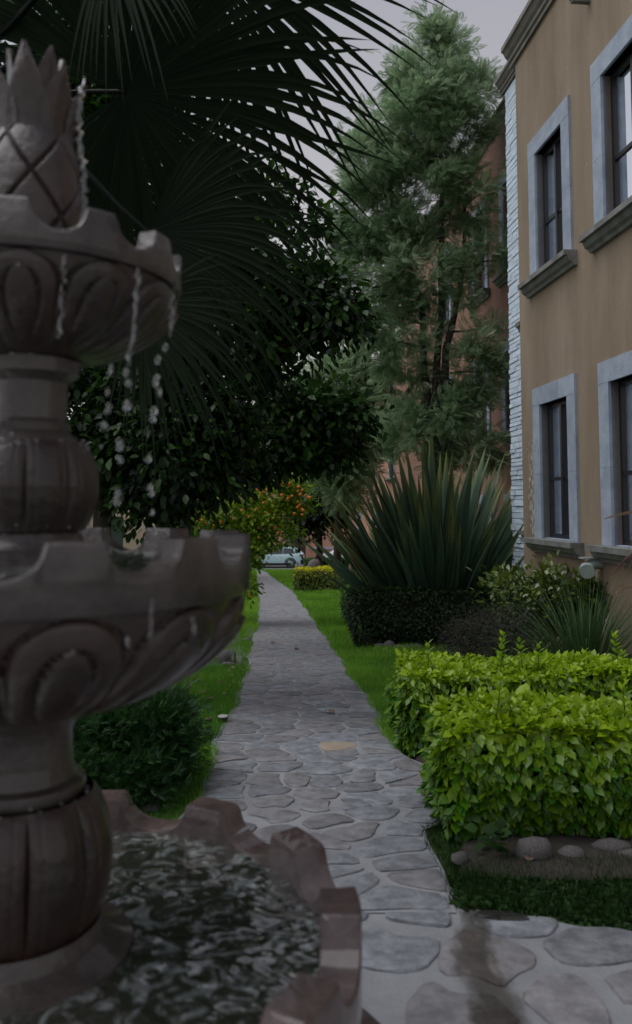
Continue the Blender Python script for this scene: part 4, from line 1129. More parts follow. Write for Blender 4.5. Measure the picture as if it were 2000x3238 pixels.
fruit_px = [(790, 1525), (822, 1523), (815, 1548), (835, 1548), (846, 1550), (828, 1560), (885, 1528), (895, 1530), (903, 1527), (915, 1530), (918, 1536), (892, 1566), (924, 1569), (912, 1580), (944, 1553), (957, 1550), (945, 1540), (951, 1564), (967, 1567), (975, 1572), (981, 1574), (943, 1587), (949, 1597), (942, 1604), (956, 1610), (960, 1614), (957, 1628), (812, 1610), (846, 1622), (848, 1644), (862, 1639), (872, 1669), (880, 1686), (856, 1578), (788, 1635), (828, 1582), (766, 1613), (932, 1624), (912, 1576), (700, 1650), (655, 1655), (740, 1640), (640, 1645), (680, 1660), (772, 1838), (790, 1880), (765, 1700), (820, 1700), (835, 1590), (800, 1575)]
for u, v in fruit_px:
    o = link('fruit', fm, None, ot); o.matrix_basis = Matrix.Translation(P(u, v, YO - .42 + rf.uniform(-.08, .08))) @ Matrix.Scale(rf.uniform(.8, 1.1), 4)
# dark trees by the street, bare trunks under one crown each
for (u, label, sd_) in ((1010, 'dark street tree with a stout bare trunk, left one beside the street', 57), (1073, 'dark street tree with a thinner bare trunk, right one beside the street', 58)):
    Y = 44 if u < 1050 else 43; bb = (P(u, 1760, Y).x, Y, gz(Y))
    tree('street_tree', label, bb, [[bb, tuple(P(u - 2, 1690, Y)), tuple(P(u + 4, 1560, Y))]], [ep(u - 30 if u < 1050 else u + 20, 1610, Y, 85, 75, 1.6), ep(u + 5, 1540, Y, 80, 70, 1.4), ep(u - 60 if u < 1050 else u + 60, 1650, Y, 60, 50, 1.0, .5), ep(u - 40, 1480, Y, 90, 70, 1.4, .8)],
         5200, .3, M_TREE, (T_OVAL_V, T_OVAL_F), (.15, .25), sd_, cl=60, rc=.9, nlimb=14, shell=.3, trunk_r=.22 if u < 1050 else .2, group='street trees at the end of the garden')

# ------------------------------------------------------------------ fan palm
palm_c = P(-170, 330, 3.7)
palm = empty('fan_palm', (palm_c.x, palm_c.y, gz(palm_c.y)))
tag(palm, 'fan palm with big dark pleated leaves spreading over the garden from the upper left', 'palm')
mb = MB(); tp = [Vector((palm_c.x - .1, palm_c.y, gz(palm_c.y) - .05)), Vector((palm_c.x - .05, palm_c.y, 1.2)), Vector((palm_c.x, palm_c.y, palm_c.z))]
mb.tube([tp[0], tp[0].lerp(tp[1], .5), tp[1], tp[1].lerp(tp[2], .5), tp[2]], [.2, .17, .16, .16, .18], 12); mb.build('trunk', M_BARK, palm, sm=60)
def frond(hub, ang, L, spread, nb, squash, toward, seed, droop=.25, wd=.034):
    """pleated fan: leaflets radiate from the hub in a tilted plane"""
    rg = random.Random(seed); hub = Vector(hub)
    ax = Vector((math.cos(ang), -.12, math.sin(ang))).normalized()
    lat = Vector((-math.sin(ang) * squash, toward, math.cos(ang) * squash)).normalized()
    nr = ax.cross(lat).normalized()
    mb = MB(); pts = limb_path(palm_c, hub, rg, .06); mb.tube(pts, [.022 - .012 * k / 6 for k in range(7)], 6)
    fr = mb.build('frond', M_PALM, palm, sm=60)
    for i in range(nb):
        th = spread * (2 * (i + .5 + rg.uniform(-.33, .33)) / nb - 1); dr = (ax * math.cos(th) + lat * math.sin(th)).normalized()
        l = L * (1 - .22 * abs(th / spread) ** 2) * rg.uniform(.93, 1.05); side = (-ax * math.sin(th) + lat * math.cos(th)).normalized()
        K = 9; V, T = [], []; kk = rg.uniform(.3, 2.3); sw = rg.uniform(-.05, .05); half = 2 * spread / nb / 2
        for k in range(K + 1):
            t = k / K; s = t * l; wv = min(s * math.tan(min(half * 1.12, 1.2)), wd * (1 if t < .4 else 1 - ((t - .4) / .6) ** 1.1)) + .0006
            pass
            c = hub + dr * s + Vector((0, 0, -1)) * droop * kk * l * max(0, t - .35) ** 2.2 + side * sw * l * max(0, t - .5) ** 2 + nr * .03 * l * math.sin(PI * t)
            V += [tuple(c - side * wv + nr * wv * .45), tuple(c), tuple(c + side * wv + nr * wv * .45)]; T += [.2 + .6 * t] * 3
        F = []
        for k in range(K): a = 3 * k; F += [(a, a + 1, a + 4, a + 3), (a + 1, a + 2, a + 5, a + 4)]
        me = np_mesh('leaflet', V, F, T, sm=True); link('leaflet', me, M_PALM, fr)
    return fr
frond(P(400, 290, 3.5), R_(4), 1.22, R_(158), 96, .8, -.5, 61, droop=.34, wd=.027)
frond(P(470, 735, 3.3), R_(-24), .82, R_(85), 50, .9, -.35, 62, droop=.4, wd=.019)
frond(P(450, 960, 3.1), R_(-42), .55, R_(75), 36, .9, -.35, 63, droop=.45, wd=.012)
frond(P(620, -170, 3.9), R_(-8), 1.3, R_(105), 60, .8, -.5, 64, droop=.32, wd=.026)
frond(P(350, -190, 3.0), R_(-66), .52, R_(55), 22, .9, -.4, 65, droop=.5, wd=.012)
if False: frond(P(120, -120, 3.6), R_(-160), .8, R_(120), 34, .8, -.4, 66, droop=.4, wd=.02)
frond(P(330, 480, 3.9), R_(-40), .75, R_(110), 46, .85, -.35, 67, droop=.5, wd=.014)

# ------------------------------------------------------------------ rocks
def rock_mesh(seed, sub=2):
    rg = np.random.default_rng(seed); bm = bmesh.new(); bmesh.ops.create_icosphere(bm, subdivisions=sub, radius=1)
    ph = rg.uniform(0, 6, (4, 3))
    for v in bm.verts:
        n = v.co.copy(); k = 1 + .2 * math.sin(n.x * 2.3 + ph[0, 0]) + .17 * math.sin(n.y * 2.9 + ph[0, 1]) + .14 * math.sin(n.z * 3.7 + ph[0, 2]) + .09 * math.sin(n.x * 7 + n.y * 5 + ph[1, 0]); v.co = n * k
    me = bpy.data.meshes.new('rock'); bm.to_mesh(me); bm.free(); smooth(me, 70); me.materials.append(M_ROCK); return me
RM = [rock_mesh(i) for i in range(6)]
def rock(p, r, label, sq=(1, 1, .7), rz=0, group=None, tilt=0):
    o = bpy.data.objects.new('rock', random.choice(RM)); COL.objects.link(o); o.location = (p[0], p[1], gz(p[1]) + r * sq[2] * .55); o.scale = (r * sq[0], r * sq[1], r * sq[2]); o.rotation_euler = (0, tilt, rz)
    tag(o, label, 'rock', group); return o
def rpx(u, v, rpx_, label, **k):
    g = G(u, v); return rock(g, rpx_ / FPX * g.y, label, **k)
rpx(1680, 2725, 60, 'large pale rock under the front golden hedge', sq=(1, .7, .62))
rpx(1808, 2715, 42, 'smaller rounded rock right of the large pale rock under the hedge', sq=(1, .8, .7))
rpx(1935, 2700, 52, 'flat grey rock at the right edge of the row under the hedge', sq=(1.2, .7, .45))
rpx(1460, 2738, 42, 'slanted rock nearest the path corner under the hedge', sq=(.9, .55, .75), rz=.6, tilt=.6)
rpx(1990, 2715, 34, 'small rock cut by the right edge of the picture, beyond the flat grey rock', sq=(1.1, .8, .6))
ring = [(1164, 2042, 18, 'first cobble at the left end of the cobble ring under the dark hedge'), (1200, 2052, 17, 'cobble second from the left in the ring under the dark hedge'), (1232, 2053, 20, 'cobble third from the left in the ring under the dark hedge'),
        (1262, 2055, 16, 'cobble fourth from the left in the ring under the dark hedge'), (1287, 2055, 18, 'cobble fifth from the left in the ring under the dark hedge'), (1318, 2052, 20, 'cobble sixth from the left in the ring under the dark hedge'), (1356, 2042, 20, 'last visible cobble at the right of the ring, behind the rear golden hedge')]
for u, v, r, lb in ring: rpx(u, v, r, lb, group='cobbles edging the flax bed', rz=u)
rpx(516, 2528, 34, 'upright pale rock behind the basin rim of the fountain', sq=(.75, .7, 1.3))
rpx(552, 2462, 24, 'small pale rock by the feathery bush, left of a pair', sq=(1, .8, .75))
rpx(578, 2466, 22, 'small pale rock by the feathery bush, right of a pair', sq=(1, .8, .75), rz=1)
rpx(480, 2562, 30, 'flat pale rock half hidden behind the fountain basin', sq=(1, .8, .5))
rpx(713, 2095, 30, 'brown rounded rock beside the side path', sq=(1, .8, .7))
rpx(728, 2108, 17, 'small rock in front of the brown rounded rock', sq=(1, .8, .6))
rpx(780, 2030, 17, 'small rock at the left path edge, where the side path starts', sq=(1, .8, .6))
rpx(990, 1818, 26, 'dark boulder standing on the lawn behind the yellow hedge', sq=(.85, .7, 1.0))
# path light
g = G(706, 2288)
mb = MB(); mb.tube([(g.x, g.y, g.z - .01), (g.x, g.y, g.z + .05)], [.032, .036], 14); pl = mb.build('path_light', M_BLACKP, sm=40); tag(pl, 'small black round garden light at the left edge of the path', 'garden light')
mb = MB(); mb.tube([(g.x, g.y, g.z + .051), (g.x, g.y, g.z + .058)], [.038, .036], 14); mb.build('ring', mat('light_ring', (.5, .5, .5), rough=.4), pl, sm=40)
# fallen leaves
def dead(u, v, size, label, group='fallen leaves on the lawn left of the path', cat='fallen leaf'):
    g = G(u, v); rg = random.Random(u * 7 + v)
    V = [(x, y, z + rg.uniform(-.05, .1)) for x, y, z in SER_V]; me = bpy.data.meshes.new('fallen_leaf'); me.from_pydata(V, [], SER_F); me.update(); smooth(me); me.materials.append(M_DEAD)
    o = bpy.data.objects.new('fallen_leaf', me); COL.objects.link(o); a = rg.uniform(0, 6.28); up = .028
    o.matrix_basis = frame_mtx(g + Vector((0, 0, up)), (math.cos(a), math.sin(a), rg.uniform(-.1, .25)), (rg.uniform(-.5, .5), rg.uniform(-.5, .5), 1), size); tag(o, label, cat, group); return o
for i, (u, v) in enumerate([(672, 2126), (640, 2140), (605, 2150), (690, 2170), (740, 2145), (700, 2185), (655, 2175), (745, 2165), (715, 2205), (650, 2200), (760, 2110), (720, 2130), (745, 2120), (675, 2215), (640, 2160), (615, 2290), (660, 2292), (735, 2180), (770, 2125), (590, 2165)]):
    dead(u, v, random.uniform(.045, .08), 'curled dry brown leaf lying in the grass left of the path')
dead(1060, 2262, .1, 'large curled dark dry leaf in the middle of the path', None); dead(942, 2056, .08, 'small dark dry leaf on the path far from the fountain', None)
dead(870, 2040, .09, 'flat dry leaf lying on the path by the left edge, near the side path', None); dead(1670, 2742, .07, 'brown leaf at the foot of the large pale rock', None)
# weed by the hedge foot
g = G(1560, 2725); wd_ = empty('weed', g); tag(wd_, 'broad leaved weed growing between the rocks under the front hedge', 'weed')
V, F, T = leaves(np.array([tuple(g + Vector((random.uniform(-.08, .08), random.uniform(-.04, .06), random.uniform(.03, .14)))) for _ in range(16)]), np.array([(random.uniform(-1, 1), random.uniform(-1, .3), .2) for _ in range(16)]), np.array([(0, -.5, 1)] * 16) + RNG.normal(size=(16, 3)) * .2, RNG.uniform(.05, .085, 16), T_OVAL_V, T_OVAL_F, tint=RNG.random(16), width=1.5)
link('foliage', np_mesh('foliage', V, F, T), M_GRASS2, wd_)

# ------------------------------------------------------------------ fountain
ft = empty('fountain', (FX, FY, gz(FY))); tag(ft, 'tiered carved stone fountain with a pineapple finial, water running over its bowls', 'fountain')
C0 = CAMZ
def zrel(z): return z + C0
def scallop(th, off, depth, wn=.31):
    p = ((np.degrees(th) - off) / 30.0) % 1.0; p = np.where(p > .5, p - 1, p); q = (.5 - np.abs(p)) / wn
    return depth * np.sqrt(np.clip(1 - q * q, 0, 1))
NT = 384
TH = np.linspace(0, 2 * PI, NT, endpoint=False)
FX0, RO = FX, 0.0
def lathe(rows, name, m, parent, ang=35):
    """rows: list of (radius, z) each scalar or array over TH"""
    R = [[(FX + float(r_ + RO) * math.cos(t), FY + float(r_ + RO) * math.sin(t), float(z_) + C0) for r_, z_, t in zip(np.broadcast_to(r, NT), np.broadcast_to(z, NT), TH)] for r, z in rows]
    mb = MB(); mb.rings(R, closed=True); me = mb.mesh(name, ang); return link(name, me, m, parent)
# pool basin
off = 2
def rimrows(Ro, Ri, ztop, band, depth, off, lip=.004):
    s = scallop(TH, off, depth)
    return [(Ro - .004, ztop - band), (Ro, ztop - band + .006), (Ro, ztop - depth - .012), (Ro, ztop - s - .006), (Ro - lip, ztop - s), ((Ro + Ri) / 2, ztop - s - .001), (Ri + lip, ztop - s), (Ri, ztop - s - .006), (Ri, ztop - depth - .012)]
gzF = gz(FY) - C0
bs = [(.30, gzF - .05), (.31, gzF + .08), (.36, gzF + .1), (.40, gzF + .14), (.47, gzF + .22), (.56, gzF + .34), (.615, gzF + .42)]
rows = bs + rimrows(.655, .575, -.795, .16, .075, off) + [(.57, -.93), (.52, -1.0), (.2, -1.02)]
basin = lathe(rows, 'basin', M_BASIN, ft)
plr = [(.84, gzF - .1), (.845, gzF + .1), (.83, gzF + .115), (.3, gzF + .115)]
plinth = lathe(plr, 'plinth', M_BASIN, ft)
# pedestal: base ring and lobed urn
FX -= .025; RO = .022
def lobes(n, amp, sharp=.35, ph=0.0): return 1 + amp * (np.abs(np.sin(n * (TH - ph) / 2)) ** sharp - 1)
ur = []
lathe([(.2, -1.0), (.205, -.9), (.2, -.872), (.17, -.862), (.145, -.85), (.135, -.82)], 'base_ring', M_STONE, ft)
for t in np.linspace(0, 1, 26):
    z = -.825 + .255 * t; r = .105 + .058 * math.sin(PI * min(1, (t * .93 + .05))) ** .55
    ur.append((r * lobes(9, .17 * math.sin(PI * t) ** .4, .32, .25) * (1 - .016 * np.exp(-((np.abs(np.sin(9 * (TH - .25) / 2)) - .62) / .07) ** 2)), z))
lathe(ur, 'urn', M_STONE2, ft)
st = [(.1, -.572), (.103, -.56), (.1, -.548), (.085, -.54), (.077, -.515), (.074, -.48), (.075, -.45), (.085, -.43), (.1, -.418), (.105, -.41)]
lathe(st, 'stem', M_STONE, ft)
def bowl(name, Rrim, ztop, band, depth, off, rb, zb, npet, m, pet_off=0, rim_in=.85, pw=.62):
    rows = []
    Rb = Rrim * .955; zt = ztop - band
    for q in np.linspace(0, 1, 64):                       # from the stem up to the rim
        r = rb + (Rb - rb) * math.sin(q * PI / 2) ** .95 if False else rb + (Rb - rb) * (1 - (1 - q) ** 1.9) ** pw
        z = zb + (zt - zb) * q
        p = ((TH - R_(pet_off)) * npet / (2 * PI)) % 1.0 - .5
        qt = np.clip(q, 0, 1)
        # tongue shaped petal: half width grows then closes at the top; inner egg inside it
        hw = .47 * np.sqrt(np.clip(1 - np.clip((qt - .55) / .43, 0, 1) ** 2, 0, 1)); e1 = np.abs(p) / max(hw, 1e-3)
        hi = .21 * np.sqrt(np.clip(1 - ((qt - .42) / .36) ** 2, 0, 1)); e2 = np.abs(p) / max(float(hi), 1e-3)
        sc = Rrim * (0.35 + .65 * r / Rrim)
        rel = np.where(e1 < 1, .042 * np.sqrt(np.clip(1 - e1 ** 2, 0, 1)) - .0, -.012)
        if hi > .01: rel = rel + np.where(e2 < 1, .024 * np.sqrt(np.clip(1 - e2 ** 2, 0, 1)), 0) - .035 * np.exp(-((e2 - 1.08) / .14) ** 2)
        rel = rel - .035 * np.exp(-((e1 - 1) / .08) ** 2)
        fade = math.sin(PI * min(1, q * 1.02)) ** .35
        rows.append((r + sc * 1.1 * rel * fade, np.full(NT, z)))
    rows += [(Rrim * .97, zt - .002)]
    body = lathe(rows, name, M_STONE2, ft, 40)
    rows = [(Rrim * .9, zt - .001)] + rimrows(Rrim, Rrim * rim_in, ztop, band, depth, off)
    rows += [(Rrim * rim_in * .96, ztop - depth - .03), (rb, ztop - depth - .035)]
    return lathe(rows, 'rim', m, body, 40)
bowl('middle_bowl', .432, -.058, .117, .058, -1, .1, -.405, 12, M_STONE, pet_off=14)
lathe([(.1, -.16), (.1, -.085), (.088, -.075), (.082, -.055)], 'neck', M_STONE, ft)
va = []
for t in np.linspace(0, 1, 24):
    z = -.052 + .18 * t; r = .078 + .04 * math.sin(PI * (t * .92 + .04)) ** .6
    va.append((r * lobes(9, .16 * math.sin(PI * t) ** .4, .32, .1) * (1 - .016 * np.exp(-((np.abs(np.sin(9 * (TH - .1) / 2)) - .62) / .07) ** 2)), z))
lathe(va, 'vase', M_STONE2, ft)
lathe([(.076, .128), (.07, .14), (.055, .15), (.058, .165), (.05, .175), (.05, .25), (.056, .258), (.072, .268), (.074, .295), (.066, .302)], 'column', M_STONE, ft)
bowl('upper_bowl', .282, .535, .085, .05, -78, .072, .298, 12, M_STONE, pet_off=0, pw=.6)
# pineapple finial
FX -= .008; RO = .012
pr = []
for t in np.linspace(0, 1, 56):
    z = .5 + .27 * t; r = .056 + .036 * math.sin(PI * min(1, t * .86 + .1)) ** .6
    a = (TH * 5 / (2 * PI) + t * 1.6) % 1; b = (TH * 5 / (2 * PI) - t * 1.6) % 1
    ga = np.minimum(a, 1 - a); gb = np.minimum(b, 1 - b); g = np.minimum(ga, gb)
    pr.append((r * (1 - .11 * np.exp(-(g / .035) ** 2)), z))
lathe(pr, 'pineapple', M_STONE2, ft)
lathe([(.045, .44), (.06, .47), (.05, .505)], 'finial_foot', M_STONE, ft)
def crown_leaf(a, r0, z0, h, wv, lean):
    mb = MB(); rows = []; dr = Vector((math.cos(a), math.sin(a), 0)); sd_ = Vector((-math.sin(a), math.cos(a), 0)); c = Vector((FX, FY, z0 + C0))
    for k in range(9):
        t = k / 8; ww = wv * (1 - t ** 3 * .85) * (.75 + .35 * math.sin(PI * t)); o = c + dr * (r0 + lean * t ** 2) + Vector((0, 0, h * t)); th = .016 * (1 - .6 * t)
        rows.append([tuple(o - sd_ * ww), tuple(o + dr * th), tuple(o + sd_ * ww), tuple(o - dr * th)])
    mb.rings(rows, closed=True, cap0=True, cap1=True); mb.build('crown_leaf', M_STONE2, ft, sm=50)
for k in range(8): crown_leaf(k * PI / 4 + .15, .066, .74, .16, .042, .036)
for k in range(6): crown_leaf(k * PI / 3 + .4, .04, .75, .21, .04, .014)
# ---- water
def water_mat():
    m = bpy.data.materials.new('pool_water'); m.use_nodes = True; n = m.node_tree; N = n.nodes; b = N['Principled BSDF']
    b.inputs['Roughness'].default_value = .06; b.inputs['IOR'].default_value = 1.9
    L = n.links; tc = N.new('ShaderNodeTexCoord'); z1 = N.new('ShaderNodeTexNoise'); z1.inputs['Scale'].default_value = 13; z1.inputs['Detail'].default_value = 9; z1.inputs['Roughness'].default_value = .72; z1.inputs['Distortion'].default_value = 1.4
    rp = N.new('ShaderNodeValToRGB'); rp.color_ramp.elements[0].position = .5; rp.color_ramp.elements[1].position = .68; rp.color_ramp.elements[0].color = (.035, .037, .027, 1); rp.color_ramp.elements[1].color = (.38, .42, .42, 1)  # pale blotches put sky reflections on the ripples into the base colour
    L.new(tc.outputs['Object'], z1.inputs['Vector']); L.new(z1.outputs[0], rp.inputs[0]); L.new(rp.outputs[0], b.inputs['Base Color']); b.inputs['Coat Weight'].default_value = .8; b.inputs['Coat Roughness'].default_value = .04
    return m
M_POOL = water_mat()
def water_disc(r1, r0, z, name, nr, nth, amp, seed):
    rg = np.random.default_rng(seed); V = []; F = []
    wv = [(rg.uniform(0, 6.28), 34 * 8 ** rg.random(), rg.uniform(0, 6.28)) for _ in range(48)]
    rr_ = np.linspace(r0, r1, nr); tt = np.linspace(0, 2 * PI, nth, endpoint=False); A, B = np.meshgrid(rr_, tt, indexing='ij'); X = A * np.cos(B); Y = A * np.sin(B); Z = np.zeros_like(X)
    for a, k, ph in wv: Z += np.sin(k * (X * math.cos(a) + Y * math.sin(a)) + ph + 1.6 * np.sin(17 * X + 11 * Y + ph) + 1.3 * np.sin(19 * Y - 7 * X + a)) / k * 60
    Z *= amp / 3
    V = np.stack([X + (FX0 if r1 > .5 else FX), Y + FY, Z + z + C0], -1).reshape(-1, 3)
    for i in range(nr - 1):
        for j in range(nth): F.append((i * nth + j, (i + 1) * nth + j, (i + 1) * nth + (j + 1) % nth, i * nth + (j + 1) % nth))
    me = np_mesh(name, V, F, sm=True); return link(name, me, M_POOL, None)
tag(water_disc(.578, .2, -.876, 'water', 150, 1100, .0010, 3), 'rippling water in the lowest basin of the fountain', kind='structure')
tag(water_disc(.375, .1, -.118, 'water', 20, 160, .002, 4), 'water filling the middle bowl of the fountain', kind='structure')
# drops and threads of falling water
bm = bmesh.new(); bmesh.ops.create_icosphere(bm, subdivisions=2, radius=1); ICO = [tuple(v.co) for v in bm.verts]; ICF = [tuple(v.index for v in f.verts) for f in bm.faces]; bm.free()
def stream(pts, label, Y, seed, n_thread=0):
    rg = random.Random(seed); mb = MB()
    for (u, v, r) in pts:
        c = P(u, v, Y); s = .68 * r / FPX * Y; st_ = rg.uniform(1.1, 1.8) * (1.7 if r < 10 else 1); jx = rg.uniform(-.25, .25)
        mb.add([(c.x + x * s + jx * s * z, c.y + y * s, c.z + z * s * st_) for x, y, z in ICO], ICF)
    o = mb.build('water_drops', M_WATERD, sm=60); tag(o, label, 'water', 'drops falling from the fountain', 'stuff'); return o
rd = random.Random(4)
def thread(u0, v0, u1, v1, n, r, jit=6): return [(u0 + (u1 - u0) * k / n + rd.uniform(-jit, jit), v0 + (v1 - v0) * k / n, r * rd.uniform(.35, 1.0)) for k in range(n + 1)]
stream(thread(440, 850, 410, 1150, 26, 9) + [(400, 1178, 14), (407, 1212, 16), (404, 1282, 17), (398, 1290, 12), (380, 1410, 16), (382, 1455, 13), (374, 1560, 14), (370, 1585, 16), (405, 1130, 11)], 'thread of water drops falling from the nearest notch of the upper bowl', 1.40, 1)
stream(thread(553, 860, 540, 1060, 18, 9) + [(524, 1098, 13), (500, 1138, 14), (496, 1195, 15), (492, 1212, 13), (488, 1300, 16), (484, 1325, 14), (471, 1452, 13), (476, 1540, 12), (480, 1560, 13), (490, 1680, 9), (482, 1620, 10), (505, 1240, 9)], 'thread of water drops at the right edge of the upper bowl', 1.62, 2)
stream([(349, 1180, 11), (352, 1165, 9), (345, 1285, 11), (340, 1300, 12), (330, 1345, 14), (340, 1240, 7)] + thread(205, 820, 190, 1065, 18, 8), 'scattered drops between the column and the bowl edge', 1.33, 3)
stream(thread(752, 1905, 735, 2080, 16, 7, 2) + [(757, 2085, 9), (757, 2060, 7), (793, 2010, 7), (790, 1995, 6)] + thread(752, 1960, 758, 2080, 10, 5, 1), 'thin thread of water falling from the middle bowl edge', 1.62, 4)
stream(thread(480, 1900, 478, 2010, 9, 7, 3) + [(405, 2030, 9), (615, 1990, 8), (610, 1960, 6)], 'drops running down the front of the middle bowl', 1.17, 5)
# water sheet running down the finial
mb = MB(); rows = []
for k in range(40):
    t = k / 39; v = 245 + 450 * t; wob = 5 * math.sin(k * 1.7) + 3 * math.sin(k * 3.9); u = 268 - 14 * math.sin(PI * min(1, t * 1.5)) + 6 * t + wob
    tw = min(1, k / 5, (39 - k) / 4) * .9 + .1; a, b2 = P(u - (17 + 6 * math.sin(k * 2.3)) * tw, v, FY - .01), P(u + (3 + 3 * math.sin(k * 3.1)) * tw, v, FY - .01); rows.append([tuple(a), tuple(a.lerp(b2, .5) + Vector((0, (-.005 + .003 * math.sin(k * 2.9)) * tw, 0))), tuple(b2), tuple(a.lerp(b2, .5) + Vector((0, .006, 0)))])
mb.rings(rows, closed=True, cap0=True, cap1=True); tag(mb.build('water_sheet', M_WATERD, sm=80), 'sheet of water running down the right side of the pineapple finial', 'water')
# splash beads on the stone
rows = []
for zc, rr0, n in ((.126, .105, 26), (-.57, .12, 22), (-.045, .1, 16)):
    for _ in range(n):
        a = rd.uniform(-2.4, .3); rr1 = rr0 + .02 + rd.uniform(-.012, .012); rows.append((FX + rr1 * math.cos(a), FY + rr1 * math.sin(a), zc + C0 + rd.uniform(-.012, .01)))
mb = MB()
for q in rows:
    s = rd.uniform(.001, .0035); mb.add([(q[0] + x * s, q[1] + y * s, q[2] + z * s) for x, y, z in ICO], ICF)
tag(mb.build('splash_beads', M_WATERD, sm=60), 'beads of splashed water on the shoulders of the vase and urn', 'water', None, 'stuff')

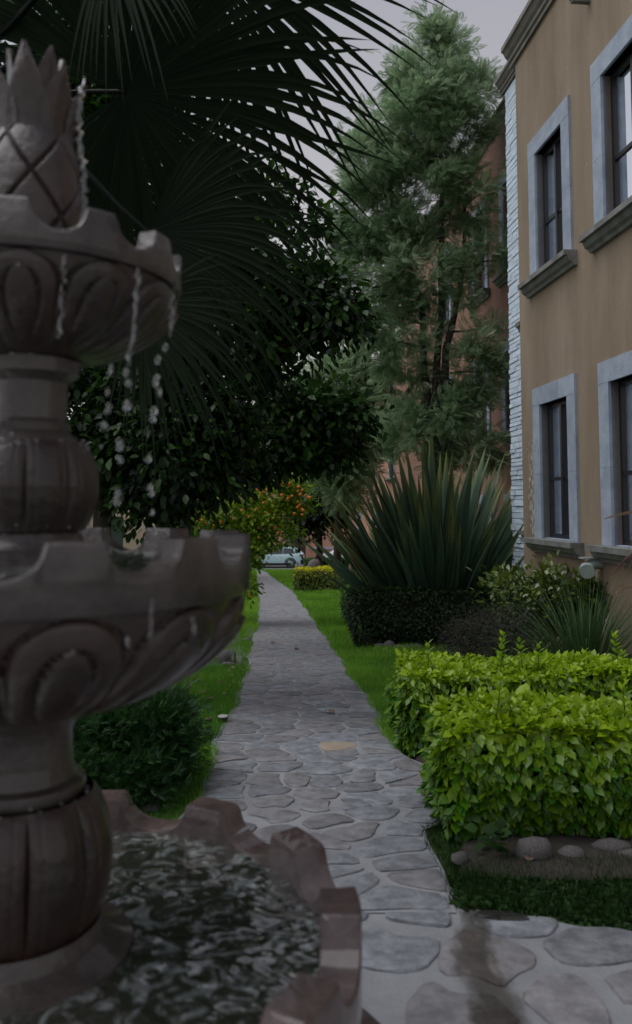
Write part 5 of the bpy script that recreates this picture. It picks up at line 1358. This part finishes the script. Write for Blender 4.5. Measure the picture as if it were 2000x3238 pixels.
# ------------------------------------------------------------------ cars
def car(name, label, xr, y, z0, paint, facing=-1):
    """side-on hatchback SUV; xr is the rear bumper, the nose points to -x"""
    root = empty(name, (xr + facing * 2.1, y, z0)); tag(root, label, 'car')
    # stations from the rear (0) to the nose (4.3): bottom, belt, roof, half width
    st = [(0.0, .5, .86, .88, .66), (.06, .32, .95, 1.02, .78), (.2, .28, 1.0, 1.12, .86), (.45, .27, 1.0, 1.32, .88), (.8, .26, .98, 1.5, .89), (1.3, .25, .96, 1.55, .9), (2.0, .25, .94, 1.56, .9), (2.5, .25, .92, 1.52, .9), (2.9, .25, .93, 1.34, .9), (3.25, .26, .95, 1.06, .89), (3.6, .27, .9, .97, .88), (4.0, .3, .82, .88, .82), (4.22, .38, .7, .76, .7), (4.3, .48, .6, .62, .55)]
    rows = []
    for x, zb, zm, zt, hw in st:
        rw = hw * (.98 if zt - zm < .12 else .74); X = xr + facing * x
        half = [(-hw * .94, zb), (-hw, zb + .2), (-hw, zm - .12), (-hw * .975, zm), (-rw - (hw - rw) * .12, zm + (zt - zm) * .75), (-rw * .86, zt), (-rw * .4, zt + .012)]
        rows.append([(X, y + a, z0 + b) for a, b in half] + [(X, y - a, z0 + b) for a, b in half[::-1]])
    mb = MB(); mb.rings(rows, closed=True, cap0=True, cap1=True); body = mb.build('body', paint, root, sm=38)
    def plate(nm, pts, yo, m, th=.012, par=root):
        m2 = MB(); n = len(pts); v = [(xr + facing * px, y + yo(px, pz), z0 + pz) for px, pz in pts]; v2 = [(a, b + th, c) for a, b, c in v]
        m2.add(v + v2, [tuple(range(n)), tuple(range(n, 2 * n))[::-1]] + [(i, (i + 1) % n, n + (i + 1) % n, n + i) for i in range(n)]); return m2.build(nm, m, par)
    def ysurf(px, pz):
        zs = np.interp(px, [s[0] for s in st], [s[2] for s in st]); zt = np.interp(px, [s[0] for s in st], [s[3] for s in st]); hw = np.interp(px, [s[0] for s in st], [s[4] for s in st])
        f = np.clip((pz - zs) / max(zt - zs, .05), 0, 1); return float(-(hw * (.975 - .2 * f)) - .014)
    plate('side_window', [(.62, 1.06), (.9, 1.4), (1.5, 1.44), (1.5, 1.02)], ysurf, M_CARGLASS)
    plate('side_window', [(1.55, 1.02), (1.55, 1.44), (2.3, 1.43), (2.3, 1.0)], ysurf, M_CARGLASS)
    plate('side_window', [(2.36, 1.0), (2.36, 1.42), (2.62, 1.38), (3.0, 1.0)], ysurf, M_CARGLASS)
    plate('tail_light', [(.02, .88), (.04, .99), (.3, 1.0), (.36, .93), (.2, .88)], lambda a, b: -.86 - .01, M_LAMP, .03)
    plate('rear_window', [(.24, 1.06), (.5, 1.36), (.72, 1.42), (.56, 1.1)], lambda a, b: -.8 + .0, M_CARGLASS, .02)
    m2 = MB(); m2.box((xr + facing * .1, y, z0 + .44), (.3, 1.74, .34)); m2.build('rear_bumper', M_BLACKP, root)
    m2 = MB(); m2.box((xr + facing * 2.1, y, z0 + .29), (2.2, 1.84, .16)); m2.build('sill_trim', M_BLACKP, root)
    m2 = MB(); m2.box((xr + facing * 1.6, y, z0 + 1.57), (1.9, 1.25, .03)); m2.build('roof_panel', M_BLACKP, root)
    for px in (.98, 3.45):
        for s in (-1, 1):
            yc = y + s * .8; X = xr + facing * px; m2 = MB(); rws = []
            for k in range(24):
                a = 2 * PI * k / 24; rws.append([(X + r * math.cos(a), yc + q, z0 + .335 + r * math.sin(a)) for r, q in ((.23, -.11), (.31, -.12), (.335, -.08), (.335, .08), (.31, .12), (.23, .11))])
            rws.append(rws[0]); m2.rings(rws, closed=True); wh = m2.build('wheel', M_TYRE, root, sm=40)
            m2 = MB()
            for k in range(5):
                a = 2 * PI * k / 5 + .3; c = Vector((X + .12 * math.cos(a), yc + s * .1, z0 + .335 + .12 * math.sin(a))); m2.box(c, (.22, .03, .06), Matrix.Rotation(-a, 3, 'Y'))
            m2.tube([(X, yc + s * .08, z0 + .335), (X, yc + s * .115, z0 + .335)], [.05, .045], 12)
            rws = []
            for k in range(24):
                a = 2 * PI * k / 24; rws.append([(X + r * math.cos(a), yc + s * q, z0 + .335 + r * math.sin(a)) for r, q in ((.235, .1), (.215, .118), (.205, .1))])
            rws.append(rws[0]); m2.rings(rws, closed=True); m2.build('rim', M_ALLOY, wh, sm=40)
        m2 = MB(); X = xr + facing * px; rws = []
        for k in range(13):
            a = PI * k / 12; rws.append([(X + r * math.cos(a), y - .9 - q, z0 + .335 + r * math.sin(a)) for r, q in ((.36, -.04), (.36, .018), (.43, .014), (.43, -.04))])
        m2.rings(rws, closed=True, cap0=True, cap1=True); m2.build('wheel_arch', M_BLACKP, root, sm=40)
    for px in (1.5, 2.33):
        m2 = MB(); m2.box((xr + facing * (px + .22), y - .905, z0 + .86), (.16, .03, .03)); m2.build('door_handle', paint, root)
    return root
M_CAR1 = mat('pale_blue_paint', (.6, .82, .9), rough=.25, coat=.8)
M_CAR2 = mat('white_paint', (.72, .75, .76), rough=.3, coat=.8)
car('car', 'pale blue five door car parked across the end of the path', P(963, 1760, 58).x, 58.0, -3.195, M_CAR1)
car('car', 'white car mostly hidden behind the right street tree and the flax', P(1185, 1760, 58.6).x, 58.2, -3.195, M_CAR2)
print('objects', len(bpy.data.objects), 'tris', sum(len(o.data.loop_triangles) if False else sum(p.loop_total - 2 for p in o.data.polygons) for o in bpy.data.objects if o.type == 'MESH' and len(o.data.polygons) < 2000))
